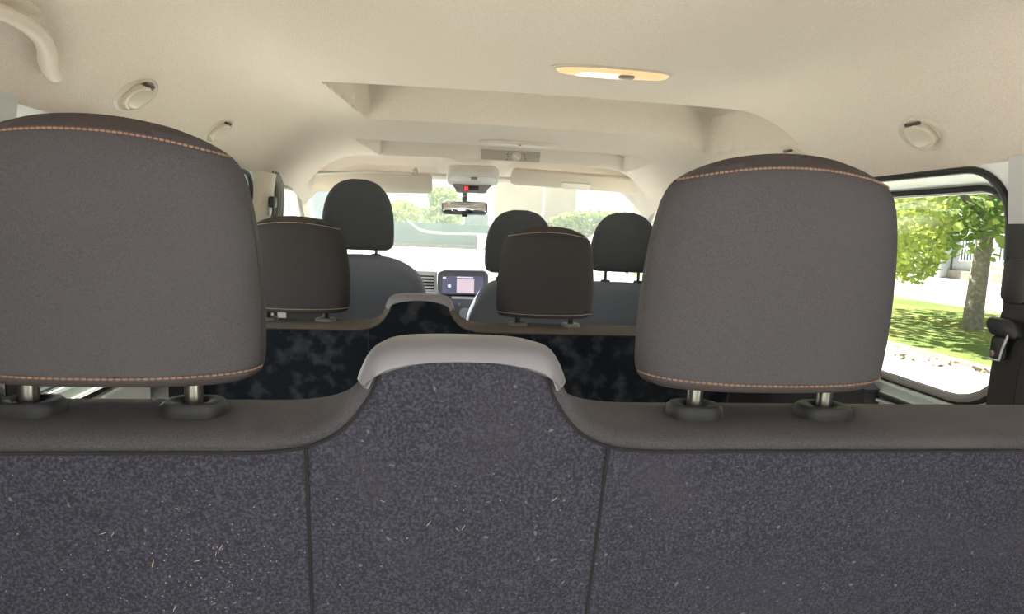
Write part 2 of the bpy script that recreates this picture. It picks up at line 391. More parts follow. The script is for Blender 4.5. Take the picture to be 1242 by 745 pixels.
def wall_side(s, side):
    inner = loop_rr(WY0, WY1, WZ0, WZ1, 0.085, 8, 0.10)
    V = lambda q, dx=0: Vector((s*(wx(q[1])+dx), q[0], q[1]))
    # beige upper / painted frame ring
    bm = BM()
    mid = [((a[0]*2+b[0])/3, (a[1]*2+b[1])/3) for a, b in zip(inner, outer_match(inner, 0.86, 2.06, 0.30, 1.225))]
    outr = outer_match(inner, 0.86, 2.06, 0.0, 1.225)
    loft(bm, [[V(q) for q in inner], [V(q) for q in mid], [V(q) for q in outr]], cap0=False, cap1=False)
    w = struct('wall_'+side, bm, MT['paint'], sharp=50)
    # rear pillar trim: pale grey above, dark below
    bm = BM(); 
    zs = [1.12+0.0263*i for i in range(5)]
    loft(bm, [[Vector((s*(wx(z)-0.004-0.012*math.sin(PI*(y+0.17)/1.2)), y, z)) for z in zs] for y in [-0.17+0.0675*i for i in range(17)]], close=False)
    obj_top = struct('trim_1' if s < 0 else 'trim_2', bm, MT['grey_trim'])
    bm = BM(); zs = [0.0+0.112*i for i in range(11)]
    loft(bm, [[Vector((s*(wx(z)-0.008), y, z)) for z in zs] for y in [-0.17+0.0832*i for i in range(14)]], close=False)
    struct('trim_3' if s < 0 else 'trim_4', bm, MT['dark_panel'])
    # dark lower door panel from mid length forward
    bm = BM()
    ya = 1.40 if s < 0 else 1.21
    pr = [(ya, 0.05), (2.05, 0.05), (2.05, 0.80), (ya+0.07, 0.80), (ya, 0.765)]
    a = [Vector((s*(wx(z)-0.035), y, z)) for y, z in pr]; b = [Vector((s*(wx(z)+0.0), y, z)) for y, z in pr]
    loft(bm, [a, b]); struct('trim_5' if s < 0 else 'trim_6', bm, MT['dark_panel'])
    # window: painted reveal, rubber seals, glass
    glass_loop = loop_rr(WY0+0.028, WY1-0.03, WZ0+0.035, WZ1-0.034, 0.07, 8, 0.13)
    GX = 0.05
    win = struct('window_1' if s < 0 else 'window_2', loft_bm([[V(q) for q in inner], [V(((q[0]*0.5+g[0]*0.5), (q[1]*0.5+g[1]*0.5)), GX*0.55) for q, g in zip(inner, glass_loop)], [V(g, GX) for g in glass_loop]]), MT['paint_grey'], sharp=60)
    bm = BM(); tube(bm, [V(q, -0.002) for q in inner], 0.0065, 8, closed=True); finish('rubber_seal', bm, MT['rubber'], win)
    bm = BM(); tube(bm, [V((g[0]*0.96+q[0]*0.04, g[1]*0.8+q[1]*0.2), GX-0.01) for q, g in zip(inner, glass_loop)], 0.0075, 8, closed=True); finish('glass_seal', bm, MT['rubber'], win)
    bm = BM(); tube(bm, [V(g, GX-0.004) for g in glass_loop], 0.003, 6, closed=True); finish('seal_edge', bm, MT['bright'], win)
    bm = BM()
    n = len(glass_loop)
    fv = [bm.verts.new(V(g, GX)) for g in glass_loop]; bm.faces.new(fv)
    bv = [bm.verts.new(V(g, GX+0.004)) for g in glass_loop]; bm.faces.new(bv[::-1])
    for i in range(n): bm.faces.new((fv[i], fv[(i+1) % n], bv[(i+1) % n], bv[i]))
    finish('glass', bm, MT['glass'], win, smooth=False)
    bm = BM(); k0 = 2*9   # grey rubber run round the lower rear corner of the glass
    tube(bm, [V((g[0], g[1]), GX-0.012) for g in glass_loop[k0-1:k0+10]], 0.009, 8); finish('corner_trim', bm, MT['greyrubber'], win)
    # lower window sill channels seen under the glass
    bm = BM()
    for k, (dz, dx) in enumerate(((0.022, 0.018), (0.004, 0.0), (-0.012, -0.006))):
        tube(bm, [V((y, WZ0+dz), dx) for y in (WY0+0.07, 1.2, 1.42, 1.6, WY1-0.08)], 0.004, 6)
    finish('sill_channel', bm, MT['paint_grey'], win)
    # front door area: pillar between the doors, door window, front panel
    inn = [Vector(p) for p in catmull([(2.24, 0.92, 0), (2.24, 1.12, 0), (2.30, 1.19, 0), (2.45, 1.20, 0), (2.58, 1.19, 0), (2.66, 1.14, 0), (2.95, 0.98, 0), (3.06, 0.90, 0), (3.0, 0.86, 0), (2.6, 0.85, 0), (2.3, 0.85, 0)], 4, closed=True)]
    inn = [(p.x, p.y) for p in inn]
    pts_out = []
    for y, z in inn:
        dy, dz = y-2.6, z-1.0
        k = 1e9
        if dy < 0: k = min(k, (2.06-2.6)/dy)
        if dz > 0: k = min(k, (1.225-1.0)/dz)
        if dz < 0: k = min(k, (0.0-1.0)/dz)
        # slanted front edge from (2.70,1.225) to (3.45,0.80), then vertical
        if dy*0.425+dz*0.75 > 0: k = min(k, ((2.70-2.6)*0.425+(1.225-1.0)*0.75)/(dy*0.425+dz*0.75))
        if dy > 0: k = min(k, (3.45-2.6)/dy)
        pts_out.append((2.6+dy*k, 1.0+dz*k))
    bm = BM(); loft(bm, [[V(q) for q in inn], [V(q) for q in pts_out]], cap0=False, cap1=False)
    dpan = struct('door_1' if s < 0 else 'door_2', bm, MT['beige'])
    bm = BM(); tube(bm, [V(q, 0.002) for q in inn], 0.010, 8, closed=True); finish('weatherstrip', bm, MT['greyrubber'], dpan)
    bm = BM(); fv = [bm.verts.new(V(q, 0.02)) for q in inn]; bm.faces.new(fv)
    bv = [bm.verts.new(V(q, 0.024)) for q in inn]; bm.faces.new(bv[::-1]); n = len(inn)
    for i in range(n): bm.faces.new((fv[i], fv[(i+1) % n], bv[(i+1) % n], bv[i]))
    finish('door_glass', bm, MT['glass'], dpan, smooth=False)
    return w
def loft_bm(rings):
    bm = BM(); loft(bm, rings, cap0=False, cap1=False); return bm
wall_side(-1, 'left'); wall_side(1, 'right')

# pillar trim between front and sliding door, with grey ribbed door seal
def b_pillar(s):
    bm = BM()
    prof = [(-0.0, 2.00), (-0.022, 2.02), (-0.03, 2.06), (-0.03, 2.12), (-0.018, 2.15), (0.0, 2.16)]
    loft(bm, [[Vector((s*(wx(z)+dx), y+0.10*max(0, 1.0-z), z)) for dx, y in prof] for z in [0.3+0.0925*i for i in range(11)]], close=False)
    o = struct('trim_7' if s < 0 else 'trim_8', bm, MT['beige'])
    for k, (dy, r, mm) in enumerate(((0.0, 0.010, 'greyrubber'), (0.026, 0.012, 'greyrubber'), (0.052, 0.012, 'greyrubber'), (0.013, 0.005, 'bright'), (0.040, 0.004, 'bright'))):
        bm = BM()
        pts = catmull([(s*(wx(1.235)-0.012), 2.12+dy, 1.232), (s*(wx(1.2)-0.018), 2.175+dy, 1.20), (s*(wx(1.15)-0.018), 2.215+dy, 1.14), (s*(wx(1.0)-0.02), 2.24+dy, 1.0), (s*(wx(0.8)-0.02), 2.24+dy, 0.75)], 5)
        tube(bm, pts, r, 8); finish('door_seal', bm, MT[mm], o)
b_pillar(-1); b_pillar(1)

# windscreen, frame pillars, header
A = [Vector(p) for p in ((-0.775, 2.70, 1.285), (0.715, 2.70, 1.285), (0.86, 3.45, 0.82), (-0.86, 3.45, 0.82))]
bm = BM()
def wsp(u, v, off=0):
    p = (A[0]*(1-u)+A[1]*u)*(1-v)+(A[3]*(1-u)+A[2]*u)*v
    b = 0.10*(1-(2*u-1)**2)
    return p+Vector((0, b*(0.3+0.7*v)+off*0.5, off*0.85))
g = [[bm.verts.new(wsp(i/16, j/8)) for i in range(17)] for j in range(9)]
h = [[bm.verts.new(wsp(i/16, j/8, 0.005)) for i in range(17)] for j in range(9)]
for q, rv in ((g, 0), (h, 1)):
    for j in range(8):
        for i in range(16): bm.faces.new((q[j][i], q[j][i+1], q[j+1][i+1], q[j+1][i]))
wsn = struct('window_3', bm, MT['wglass'])
for s, nm in ((-1, 'trim_9'), (1, 'trim_10')):
    bm = BM()
    u = 0.0 if s < 0 else 1.0
    pts = [wsp(u, v/6, 0)+Vector((0, -0.02, -0.012)) for v in range(7)]
    rings = []
    for i, p in enumerate(pts):
        w_ = 0.045+0.01*i/6
        rings.append([p+Vector((s*a*w_, b*0.045, 0)) for a, b in ((-0.55, 0.4), (-0.5, -0.2), (-0.2, -0.6), (0.35, -0.9), (0.9, -1.0), (1.0, 0.5))])
    loft(bm, rings); struct(nm, bm, MT['beige'])
bm = BM()
loft(bm, [[Vector((x, 2.70+0.03*(1-(x/0.77)**2), 1.285))+Vector((0, a, b)) for a, b in ((-0.035, 0.03), (-0.03, 0.006), (-0.01, -0.008), (0.02, -0.008), (0.03, 0.03))] for x in [-0.80+0.05*i for i in range(32)]])
struct('trim_11', bm, MT['beige'])

# raised tailgate over the load opening behind the camera
bm = BM(); loft(bm, [[Vector((x, y, z)) for y, z in ((-0.19, 1.47), (-0.45, 1.66), (-1.05, 1.98), (-1.12, 1.97), (-1.07, 1.92), (-0.47, 1.60), (-0.19, 1.41))] for x in (-0.78, -0.4, 0, 0.4, 0.78)])
struct('door_3', bm, MT['paint'])
# floor, scuttle
bm = BM(); box(bm, (-0.80, -0.17, -0.06), (0.80, 3.45, 0.0), 0.0); struct('floor', bm, MT['floor'], smooth=False)
bm = BM(); box(bm, (-0.86, 3.45, -0.06), (0.86, 3.50, 0.83), 0.0); struct('wall_front', bm, MT['dash_dark'], smooth=False)

# ------------------------------------------------------------------ seats
BUMP = [(0.20, 0), (0.17, 0.0), (0.145, 0.0012), (0.124, 0.005), (0.107, 0.0135), (0.096, 0.024), (0.0885, 0.035), (0.0825, 0.045), (0.0780, 0.056), (0.0735, 0.065), (0.0655, 0.0730), (0.051, 0.0772), (0.028, 0.0790), (0, 0.0795)]
BUMP = [(-d, h) for d, h in BUMP]+[(d, h) for d, h in BUMP[-2::-1]]
def offset_curve(pts, ins):
    out = []
    n = len(pts)
    for i, p in enumerate(pts):
        a = pts[max(0, i-1)]; b = pts[min(n-1, i+1)]
        t = (b-a).normalized(); nrm = Vector((-t.y, t.x, 0))      # left of travel = outward (curve runs left to right, y is up)
        out.append(p-nrm*ins)
    return out
def bench(name, label, x0, x1, xc, y0, z0, hr_x, hrproto, mats, rake=0.16, zb=0.40, hwide=1.0):
    root = thing(name, label, 'seat', ((x0+x1)/2, y0+0.3, 0))
    base = [(x0, zb), (x0, zb+0.2), (x0, z0-0.06), (x0+0.012, z0-0.02), (x0+0.05, z0), (x0+0.12, z0)]
    tail = [(x1-0.12, z0), (x1-0.05, z0), (x1-0.012, z0-0.02), (x1, z0-0.06), (x1, zb+0.2), (x1, zb)]
    mid = [(xc+d*hwide, z0+h) for d, h in BUMP]
    cur = [Vector((p[0], p[1], 0)) for p in base]+[Vector((p[0], p[1], 0)) for p in mid]+[Vector((p[0], p[1], 0)) for p in tail]
    full = [cur[0]]
    for a_, b_ in zip(cur, cur[1:]):      # even out long straight runs so the spline cannot overshoot
        k_ = max(1, int((b_-a_).length/0.03))
        full += [a_.lerp(b_, q/k_) for q in range(1, k_+1)]
    cur = catmull(full, 4)
    def W(p, y):      # the raised middle falls away forwards behind its rear edge
        return Vector((p.x, y0+y+rake*(z0-p.y), p.y-max(0.0, p.y-z0)*0.20*sst((y-0.035)/0.10)))
    # body: edge cloth wrapped over the top
    prof = [(0.0135, 0.001), (0.006, 0.006), (0.001, 0.016), (0.0, 0.035), (0.0, 0.095), (0.003, 0.118), (0.012, 0.132), (0.03, 0.138)]
    bm = BM()
    rings = [[W(p, y) for p in offset_curve(cur, ins)] for ins, y in prof]
    vs = loft(bm, rings, close=False)
    bm.faces.new(vs[-1])
    finish('backrest', bm, mats['edge'], root, sharp=50)
    # carpeted back panel
    bm = BM()
    inn = offset_curve(cur, 0.0130)
    # monotone in x for the fill
    colp = []
    for p in inn:
        if not colp or p.x > colp[-1].x+1e-4: colp.append(p)
    nz = 14
    for off, flip in ((-0.0015, 0), ):
        cols = [[bm.verts.new(W(Vector((p.x, zb+(p.y-zb)*k/nz, 0)), off if k < nz else off+0.0025)) for k in range(nz+1)] for p in colp]
        for a, b in zip(cols, cols[1:]):
            for k in range(nz): bm.faces.new((a[k], b[k], b[k+1], a[k+1]))
    back = [bm.verts.new(W(Vector((p.x, zb, 0)), 0.02)) for p in (colp[0], colp[-1])]
    bm.faces.new((cols[0][0], cols[-1][0], back[1], back[0])) if False else None
    pan = finish('back_panel', bm, mats['panel'], root, sharp=60)
    # piping line around the panel edge
    bm = BM(); tube(bm, [W(p, -0.0005) for p in offset_curve(cur, 0.0125)], 0.0016, 6); finish('piping', bm, mats['pipe'], pan)
    for dx in (-0.1225, 0.1225):
        bm = BM(); xx = xc+dx*hwide
        zt = min(cur, key=lambda q: abs(q.x-xx)).y-0.013
        tube(bm, [W(Vector((xx-(0.004*(zt-z)/0.2 if dx > 0 else 0), z, 0)), -0.0018) for z in [zb+(zt-zb)*k/12 for k in range(13)]], 0.0016, 6)
        finish('seam', bm, MT['seam'], pan)
    # plastic belt-outlet cap on the raised middle
    bm = BM()
    cap = [p for p in cur if abs(p.x-xc) <= 0.0835*hwide and p.y > z0+0.046]
    rings = []
    for p in cap:
        d = max(-1, min(1, (p.x-xc)/(0.0825*hwide)))
        hl = z0+0.0665-0.019*abs(d)**2.4
        low = Vector((xc+d*0.0790*hwide, min(hl, p.y-0.003), 0))
        i = cur.index(p); t = (cur[i+1]-cur[i-1]).normalized(); nrm = Vector((-t.y, t.x, 0))
        ring = [W(low, 0.004), W(low, -0.004), W(low*0.55+(p-nrm*0.012)*0.45, -0.008), W(p-nrm*0.009, -0.0075), W(p-nrm*0.002, -0.003), W(p+nrm*0.002, 0.006), W(p+nrm*0.003, 0.022),
                W(p+nrm*0.003, 0.10), W(p+nrm*0.002, 0.128), W(p-nrm*0.012, 0.142), W(p-nrm*0.03, 0.142)]
        rings.append(ring)
    loft(bm, rings, close=False)
    e0, e1 = rings[0], rings[-1]
    for e in (e0, e1):
        v = [bm.verts.new(q) for q in e]; bm.faces.new(v)
    bmesh.ops.remove_doubles(bm, verts=bm.verts, dist=0.0004)
    finish('belt_outlet_cap', bm, mats['cap'], root, sharp=50)
    # cushion and plinth
    bm = BM(); box(bm, (x0+0.10, y0+0.17, 0.28), (x1-0.02, y0+0.66, 0.44), 0.04); finish('seat_cushion', bm, mats['edge'], root)
    for xx in (x0+0.12, xc, x1-0.12):
        bm = BM(); box(bm, (xx-0.04, y0+0.22, 0.0), (xx+0.04, y0+0.56, 0.285), 0.01); finish('leg', bm, MT['dark_panel'], root)
    # headrests
    for hx in hr_x:
        headrest(root, hx, y0+0.065, z0, hrproto)
    return root

def hr_surface(cfg):
    W, H, D = cfg['w'], cfg['h'], cfg['d']
    def S(t, a):
        """t 0..1 bottom to top; a angle; returns local point (x, y, z); y<0 is the rear face"""
        hw = W*cosi(cfg['wt'], t); hd = D*cosi(cfg['dt'], t)
        n = cfg.get('n', 3.2)
        c, s_ = math.cos(a), math.sin(a)
        k = (abs(c)**n+abs(s_)**n)**(-1/n)
        x, y = hw*c*k, hd*s_*k
        z = H*(t-0.5)
        top = max(0, (t-0.75)/0.25)
        z -= cfg.get('crown', 0.012)*top*top*(x/W)**2*2.0
        y += cfg.get('lean', 0.0)*(t-0.5)+cfg.get('bow', 0.0)*(x/W)**2*(1 if y < 0 else 0)
        return Vector((x, y, z))
    return S
def headrest(root, hx, hy, zt, cfg):
    S = hr_surface(cfg); H = cfg['h']
    o = Vector((hx, hy, zt+cfg['gap']+H/2))
    ts = [0, 0.008, 0.02, 0.035, 0.06, 0.10, 0.16, 0.24, 0.34, 0.44, 0.54, 0.64, 0.72, 0.79, 0.85, 0.89, 0.92, 0.945, 0.965, 0.98, 0.99, 0.997, 1.0]
    N = 72
    bm = BM(); loft(bm, [[o+S(t, 2*PI*k/N) for k in range(N)] for t in ts])
    hr = finish('headrest', bm, [cfg['mat'], cfg['mat2']], root, sharp=80)
    if cfg['mat2'] is not cfg['mat']:
        tt = cfg['st_top']
        for p in hr.data.polygons:
            zz = (p.center.z-o.z)/H+0.5
            drop = cfg['st_drop']*(abs(p.center.x-o.x)/cfg['w'])**2
            if zz > tt-drop+0.01 or zz < cfg['st_bot']-0.012: p.material_index = 1
    if cfg['stitch']:
        for tt, drop in ((cfg['st_top'], cfg['st_drop']), (cfg['st_bot'], cfg['st_drop_b'])):
            bm = BM()
            na = cfg['nst']
            def SP(f):
                a = PI+PI*f        # rear half
                a = PI*1.0+PI*f
                p0 = S(tt, a)
                t2 = tt-drop*(abs(p0.x)/cfg['w'])**2.4
                p = S(t2, a)
                q = S(t2, a+0.01)-S(t2, a-0.01)
                n_ = Vector((q.y, -q.x, 0)).normalized()
                return o+p+n_*0.0006
            # resample evenly in arc length
            raw = [SP(0.06+0.88*i/400) for i in range(401)]
            L = [0]
            for a_, b_ in zip(raw, raw[1:]): L.append(L[-1]+(b_-a_).length)
            def at(s_):
                for i in range(400):
                    if L[i+1] >= s_: return raw[i].lerp(raw[i+1], (s_-L[i])/max(1e-9, L[i+1]-L[i]))
                return raw[-1]
            for i in range(na):
                a0, a1 = L[-1]*(i+0.12)/na, L[-1]*(i+0.90)/na
                tube(bm, [at(a0), at((a0+a1)/2), at(a1)], [0.0007, cfg['rst'], 0.0007], 5)
            finish('stitching', bm, cfg['stitch'], hr)
    ps = cfg['post']
    for sx in (-ps/2, ps/2):
        bm = BM(); tube(bm, [(hx+sx, hy, zt-0.05), (hx+sx, hy, zt+cfg['gap']+0.03)], cfg['rp'], 14); finish('post', bm, cfg['mpost'], hr)
        # collar: rounded rectangular guide with a raised neck
        bm = BM()
        cw, cdp, chh = cfg['collar']
        ol = rrect(cw, cdp, cdp*0.46, 6)
        rr_ = []
        for sc, dz in ((0.97, -0.012), (1.0, -0.007), (1.0, chh*0.25), (0.96, chh*0.5), (0.86, chh*0.65), (0.70, chh*0.68), (0.5, chh*0.62), (0.36, chh*0.45)):
            rr_.append([Vector((hx+sx+a*sc, hy+b*sc, zt+dz)) for a, b in ol])
        loft(bm, rr_); finish('headrest_guide', bm, cfg.get('cmat', MT['collar']), root)
    return hr

HR_REAR = dict(w=0.1225, h=0.217, d=0.045, gap=0.029, post=0.132, rp=0.0075, collar=(0.054, 0.040, 0.018), mat=MT['fabric'], mat2=MT['fabric_top'], mpost=MT['steel'],
               wt=[(0, 0.86), (0.02, 0.945), (0.06, 0.985), (0.15, 1.0), (0.35, 1.0), (0.55, 0.975), (0.75, 0.92), (0.87, 0.86), (0.93, 0.80), (0.97, 0.71), (0.99, 0.60), (1.0, 0.48)],
               dt=[(0, 0.70), (0.02, 0.86), (0.06, 0.96), (0.15, 1.0), (0.5, 1.0), (0.75, 0.95), (0.88, 0.82), (0.94, 0.66), (0.98, 0.46), (1.0, 0.30)],
               stitch=MT['stitch'], st_top=0.935, st_drop=0.03, st_bot=0.045, st_drop_b=-0.012, nst=56, rst=0.0011, n=3.4, lean=-0.012, bow=0.012, crown=0.014)
MT['fabric_mid'] = woven('seat_cloth_mid_row', (0.037, 0.035, 0.037), (0.057, 0.053, 0.056), 900, 0.0006, mottle=(0.052, 0.048, 0.051))
HR_MID = dict(HR_REAR); HR_MID.update(mat=MT['fabric_mid'], cmat=MT['collar_grey'], stitch=MT['stitch_pale'], gap=0.022, collar=(0.050, 0.04, 0.012), mpost=MT['post_dark'], nst=60, rst=0.0009, w=0.127, h=0.236, post=0.140)
bench_mats = dict(edge=MT['strip'], panel=MT['carpet'], pipe=MT['seam'], cap=MT['plastic_grey'])
bench('rear_bench_seat', 'nearest bench seat with dark felt back, two big headrests and a grey plastic belt cap', -0.775, 0.60, -0.1485, 0.485, 0.910, (-0.4445, 0.1410), HR_REAR, bench_mats)
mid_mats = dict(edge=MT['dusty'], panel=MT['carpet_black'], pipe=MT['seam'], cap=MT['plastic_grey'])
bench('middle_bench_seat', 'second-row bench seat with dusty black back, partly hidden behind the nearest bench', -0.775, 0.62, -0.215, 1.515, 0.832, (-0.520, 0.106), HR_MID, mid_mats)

# front seats
HR_FRONT = dict(w=0.128, h=0.245, d=0.045, gap=0.028, post=0.13, rp=0.006, collar=(0.036, 0.024, 0.012), mat=MT['front_cloth'], mat2=MT['front_cloth'], mpost=MT['post_dark'],
                wt=[(0, 0.80), (0.03, 0.92), (0.08, 0.98), (0.2, 1.0), (0.45, 0.99), (0.65, 0.92), (0.80, 0.80), (0.90, 0.64), (0.96, 0.47), (1.0, 0.22)],
                dt=[(0, 0.6), (0.04, 0.9), (0.12, 1.0), (0.6, 0.95), (0.85, 0.75), (0.95, 0.5), (1.0, 0.3)], stitch=None, st_top=0.9, st_drop=0, st_bot=0.05, st_drop_b=0, n=2.8, lean=-0.01, crown=0.0)
def front_seat(name, label, cat, outline, y0, rake, z0, hrs, base):
    root = thing(name, label, cat, base)
    cur = catmull([Vector((a, b, 0)) for a, b in outline], 6)
    def W(p, y): return Vector((p.x, y0+y+rake*(z0-p.y), p.y))
    prof = [(0.035, 0.0), (0.018, 0.006), (0.006, 0.018), (0.0, 0.04), (0.0, 0.08), (0.008, 0.105), (0.03, 0.12)]
    bm = BM(); vs = loft(bm, [[W(p, y) for p in offset_curve(cur, ins)] for ins, y in prof], close=False)
    bm.faces.new(vs[0][::-1]); bm.faces.new(vs[-1])
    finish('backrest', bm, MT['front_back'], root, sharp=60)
    xa, xb = outline[0][0], outline[-1][0]
    bm = BM(); box(bm, (xa+0.01, y0+0.20, 0.30), (xb-0.01, y0+0.46, 0.46), 0.04); finish('seat_cushion', bm, MT['front_cloth'], root)
    bm = BM(); box(bm, (xa+0.05, y0+0.24, 0.0), (xb-0.05, y0+0.44, 0.31), 0.02); finish('seat_base', bm, MT['dash_dark'], root)
    for hx, zt, cfg in hrs: headrest(root, hx, y0+0.06, zt, cfg)
    return root
front_seat('driver_seat', 'dark grey single front seat with tall rounded headrest, left of the dashboard screen', 'seat',
           [(-0.72, 0.40), (-0.725, 0.65), (-0.722, 0.80), (-0.70, 0.885), (-0.655, 0.93), (-0.59, 0.955), (-0.47, 0.967), (-0.36, 0.96), (-0.285, 0.932), (-0.237, 0.885), (-0.216, 0.81), (-0.212, 0.65), (-0.215, 0.40)],
           2.25, 0.18, 0.967, [(-0.466, 0.962, dict(HR_FRONT, gap=0.02, h=0.252))], (-0.47, 2.5, 0))
front_seat('front_passenger_bench', 'dark grey double front seat with two rounded headrests, right of the dashboard screen', 'seat',
           [(-0.075, 0.40), (-0.07, 0.62), (-0.06, 0.74), (-0.035, 0.81), (0.0, 0.862), (0.045, 0.886), (0.11, 0.893), (0.25, 0.893), (0.45, 0.893), (0.62, 0.89), (0.70, 0.87), (0.725, 0.80), (0.73, 0.62), (0.725, 0.40)],
           2.25, 0.18, 0.893, [(0.125, 0.893, dict(HR_FRONT, gap=0.022, h=0.235)), (0.528, 0.893, dict(HR_FRONT, gap=0.04, h=0.225))], (0.33, 2.5, 0))

# straw bits caught on the nearest felt back
straw_px = [(125, 647, 20), (137, 648, 60), (212, 738, 70), (262, 672, 80), (240, 680, 20), (268, 664, 60), (555, 642, -40), (672, 606, 40), (683, 706, 40), (520, 635, 55), (216, 617, -10), (464, 608, -20), (562, 640, 60), (186, 683, 80)]
def panel_y(z): return 0.485-0.0015+0.16*(0.910-z)
sp = None
for i, (u, v, ang) in enumerate(straw_px):
    p = P(u, v, y=0.50)
    for _ in range(4): p = P(u, v, y=panel_y(p.z))
    if sp is None:
        bm = BM(); tube(bm, [(-0.006, -0.0008, 0), (-0.002, -0.0014, 0.0005), (0.002, -0.0014, -0.0003), (0.006, -0.0008, 0.0004)], [0.0003, 0.0006, 0.0006, 0.0003], 5)
        sp = finish('straw_bit', bm, MT['straw']); o = sp
    else: o = dup(sp)
    o.location = p; k = random.uniform(0.3, 0.65); o.scale = (k, k, k)
    o.rotation_euler = (0, -math.radians(ang), 0)
    tag(o, 'tiny dry straw bit clinging to the felt back of the nearest bench', 'straw', 'straw bits on the felt seat back')
bm = BM()
for i in range(260):
    cl = random.random()
    if cl < 0.45: u, v = random.gauss(250, 60), random.gauss(690, 35)
    else: u, v = random.uniform(0, 1240), random.uniform(565, 745)
    p = P(u, v, y=0.50)
    for _ in range(3): p = P(u, v, y=panel_y(p.z))
    if p.z > 0.885: continue
    r = random.uniform(0.00025, 0.00055)
    bmesh.ops.create_icosphere(bm, subdivisions=1, radius=r, matrix=Matrix.Translation(p+Vector((0, -0.0004, 0))) @ Matrix.Diagonal((random.uniform(0.6, 1.8), 0.6, 1, 1)))
o = finish('lint', bm, MT['lint']); tag(o, 'pale lint specks scattered over the dark felt back of the nearest bench', 'lint', kind='stuff')

# ------------------------------------------------------------------ ceiling fittings
def ceil_normal(x, y):
    e = 0.004
    n = Vector((ceil_z(x+e, y)-ceil_z(x-e, y), ceil_z(x, y+e)-ceil_z(x, y-e), -2*e)); return n.normalized()
# lit reading lamp
lx, ly = 0.137, 1.150
root = thing('ceiling_lamp', 'slim oval ceiling lamp glowing warm, nearest to the camera', 'lamp', (lx, ly, ceil_z(lx, ly)))
zc = ceil_z(lx, ly)
def oval(w, h, n=40): return [(w/2*math.copysign(abs(math.cos(2*PI*k/n))**0.8, math.cos(2*PI*k/n)), h/2*math.sin(2*PI*k/n)) for k in range(n)]
dn = Vector((0, 0, -1)); ex, ey = Vector((1, 0, 0)), Vector((0, -1, 0))
bm = BM(); slab(bm, oval(0.232, 0.057), (lx, ly, zc+0.006), ex, ey, dn, 0.009, 0.003); finish('bezel', bm, MT['hookp'], root)
bm = BM(); slab(bm, oval(0.212, 0.045), (lx, ly, zc), ex, ey, dn, 0.006, 0.002, dome=0.006); lens = finish('lens', bm, MT['lamp'], root)
bm = BM(); slab(bm, oval(0.11, 0.032), (lx-0.02, ly, zc-0.0062), ex, ey, dn, 0.004, 0.0012, dome=0.0035); finish('bulb_glow', bm, MT['lamp_hot'], lens)
bm = BM(); slab(bm, rrect(0.030, 0.016, 0.006), (lx+0.022, ly-0.012, zc-0.011), ex, ey, dn, 0.004, 0.0012); finish('switch', bm, MT['console_grey'], root)
ld = bpy.data.lights.new('lamp_light', 'AREA'); ld.shape = 'ELLIPSE'; ld.size = 0.19; ld.size_y = 0.05; ld.energy = 0.03; ld.color = (1, 0.75, 0.45)
lo = bpy.data.objects.new('lamp_light', ld); C.objects.link(lo); lo.location = (lx, ly, zc-0.02); lo.parent = root; lo.matrix_parent_inverse = Matrix.Translation(-root.location)

# flush lamp / vent strip ahead of the second recess
vx, vy = 0.085, 2.12; zc = ceil_z(vx, vy)
root = thing('ceiling_vent', 'thin flush strip vent in the headliner ahead of the wide recess', 'vent', (vx, vy, zc))
bm = BM(); slab(bm, oval(0.27, 0.06), (vx, vy, zc+0.004), ex, ey, dn, 0.009, 0.003, dome=0.004); finish('cover', bm, MT['beige'], root)
bm = BM(); slab(bm, rrect(0.21, 0.008, 0.0035), (vx, vy-0.018, zc-0.004), ex, ey, dn, 0.0055, 0.0015); finish('lip', bm, MT['white_plastic'], root)
bm = BM(); slab(bm, rrect(0.010, 0.010, 0.003), (vx+0.002, vy-0.018, zc-0.0085), ex, ey, dn, 0.003, 0.0008); finish('catch', bm, MT['console_grey'], root)

# rear ventilation control panel on the slope of the second recess
cx_, cy_ = 0.098, 2.479
zc = ceil_z(cx_, cy_); n_ = ceil_normal(cx_, cy_)
axx = Vector((1, 0, 0)); ayy = n_.cross(axx).normalized()
if ayy.y < 0: ayy = -ayy
o0 = Vector((cx_, cy_, zc))
root = thing('ventilation_control_panel', 'taupe ventilation control panel with round knob set in the headliner', 'control panel', o0)
bm = BM(); slab(bm, rrect(0.235, 0.042, 0.006), o0-n_*0.003, axx, ayy, n_, 0.005, 0.0012); finish('plate', bm, MT['panel'], root)
kx = o0+axx*0.022
bm = BM(); slab(bm, [(0.019*math.cos(2*PI*k/28), 0.019*math.sin(2*PI*k/28)) for k in range(28)], kx+n_*0.0018, axx, ayy, n_, 0.006, 0.002); kn = finish('knob', bm, MT['hookp'], root)
bm = BM(); slab(bm, rrect(0.034, 0.010, 0.004), kx+n_*0.007, (axx*0.8+ayy*0.5).normalized(), (ayy*0.8-axx*0.5).normalized(), n_, 0.006, 0.002); finish('grip', bm, MT['white_plastic'], kn)
for k in range(4):
    bm = BM(); slab(bm, rrect(0.007, 0.004, 0.0012), o0+axx*(-0.010-0.003*(k % 2))+ayy*(-0.015+0.010*k)+n_*0.0019, axx, ayy, n_, 0.0008, 0.0002); finish('marking', bm, MT['mark'], root)
for k in range(3):
    bm = BM(); slab(bm, rrect(0.003, 0.006, 0.001), o0+axx*(0.052+0.004*k)+ayy*(-0.01+0.01*k)+n_*0.0019, axx, ayy, n_, 0.0008, 0.0002); finish('marking', bm, MT['mark'], root)

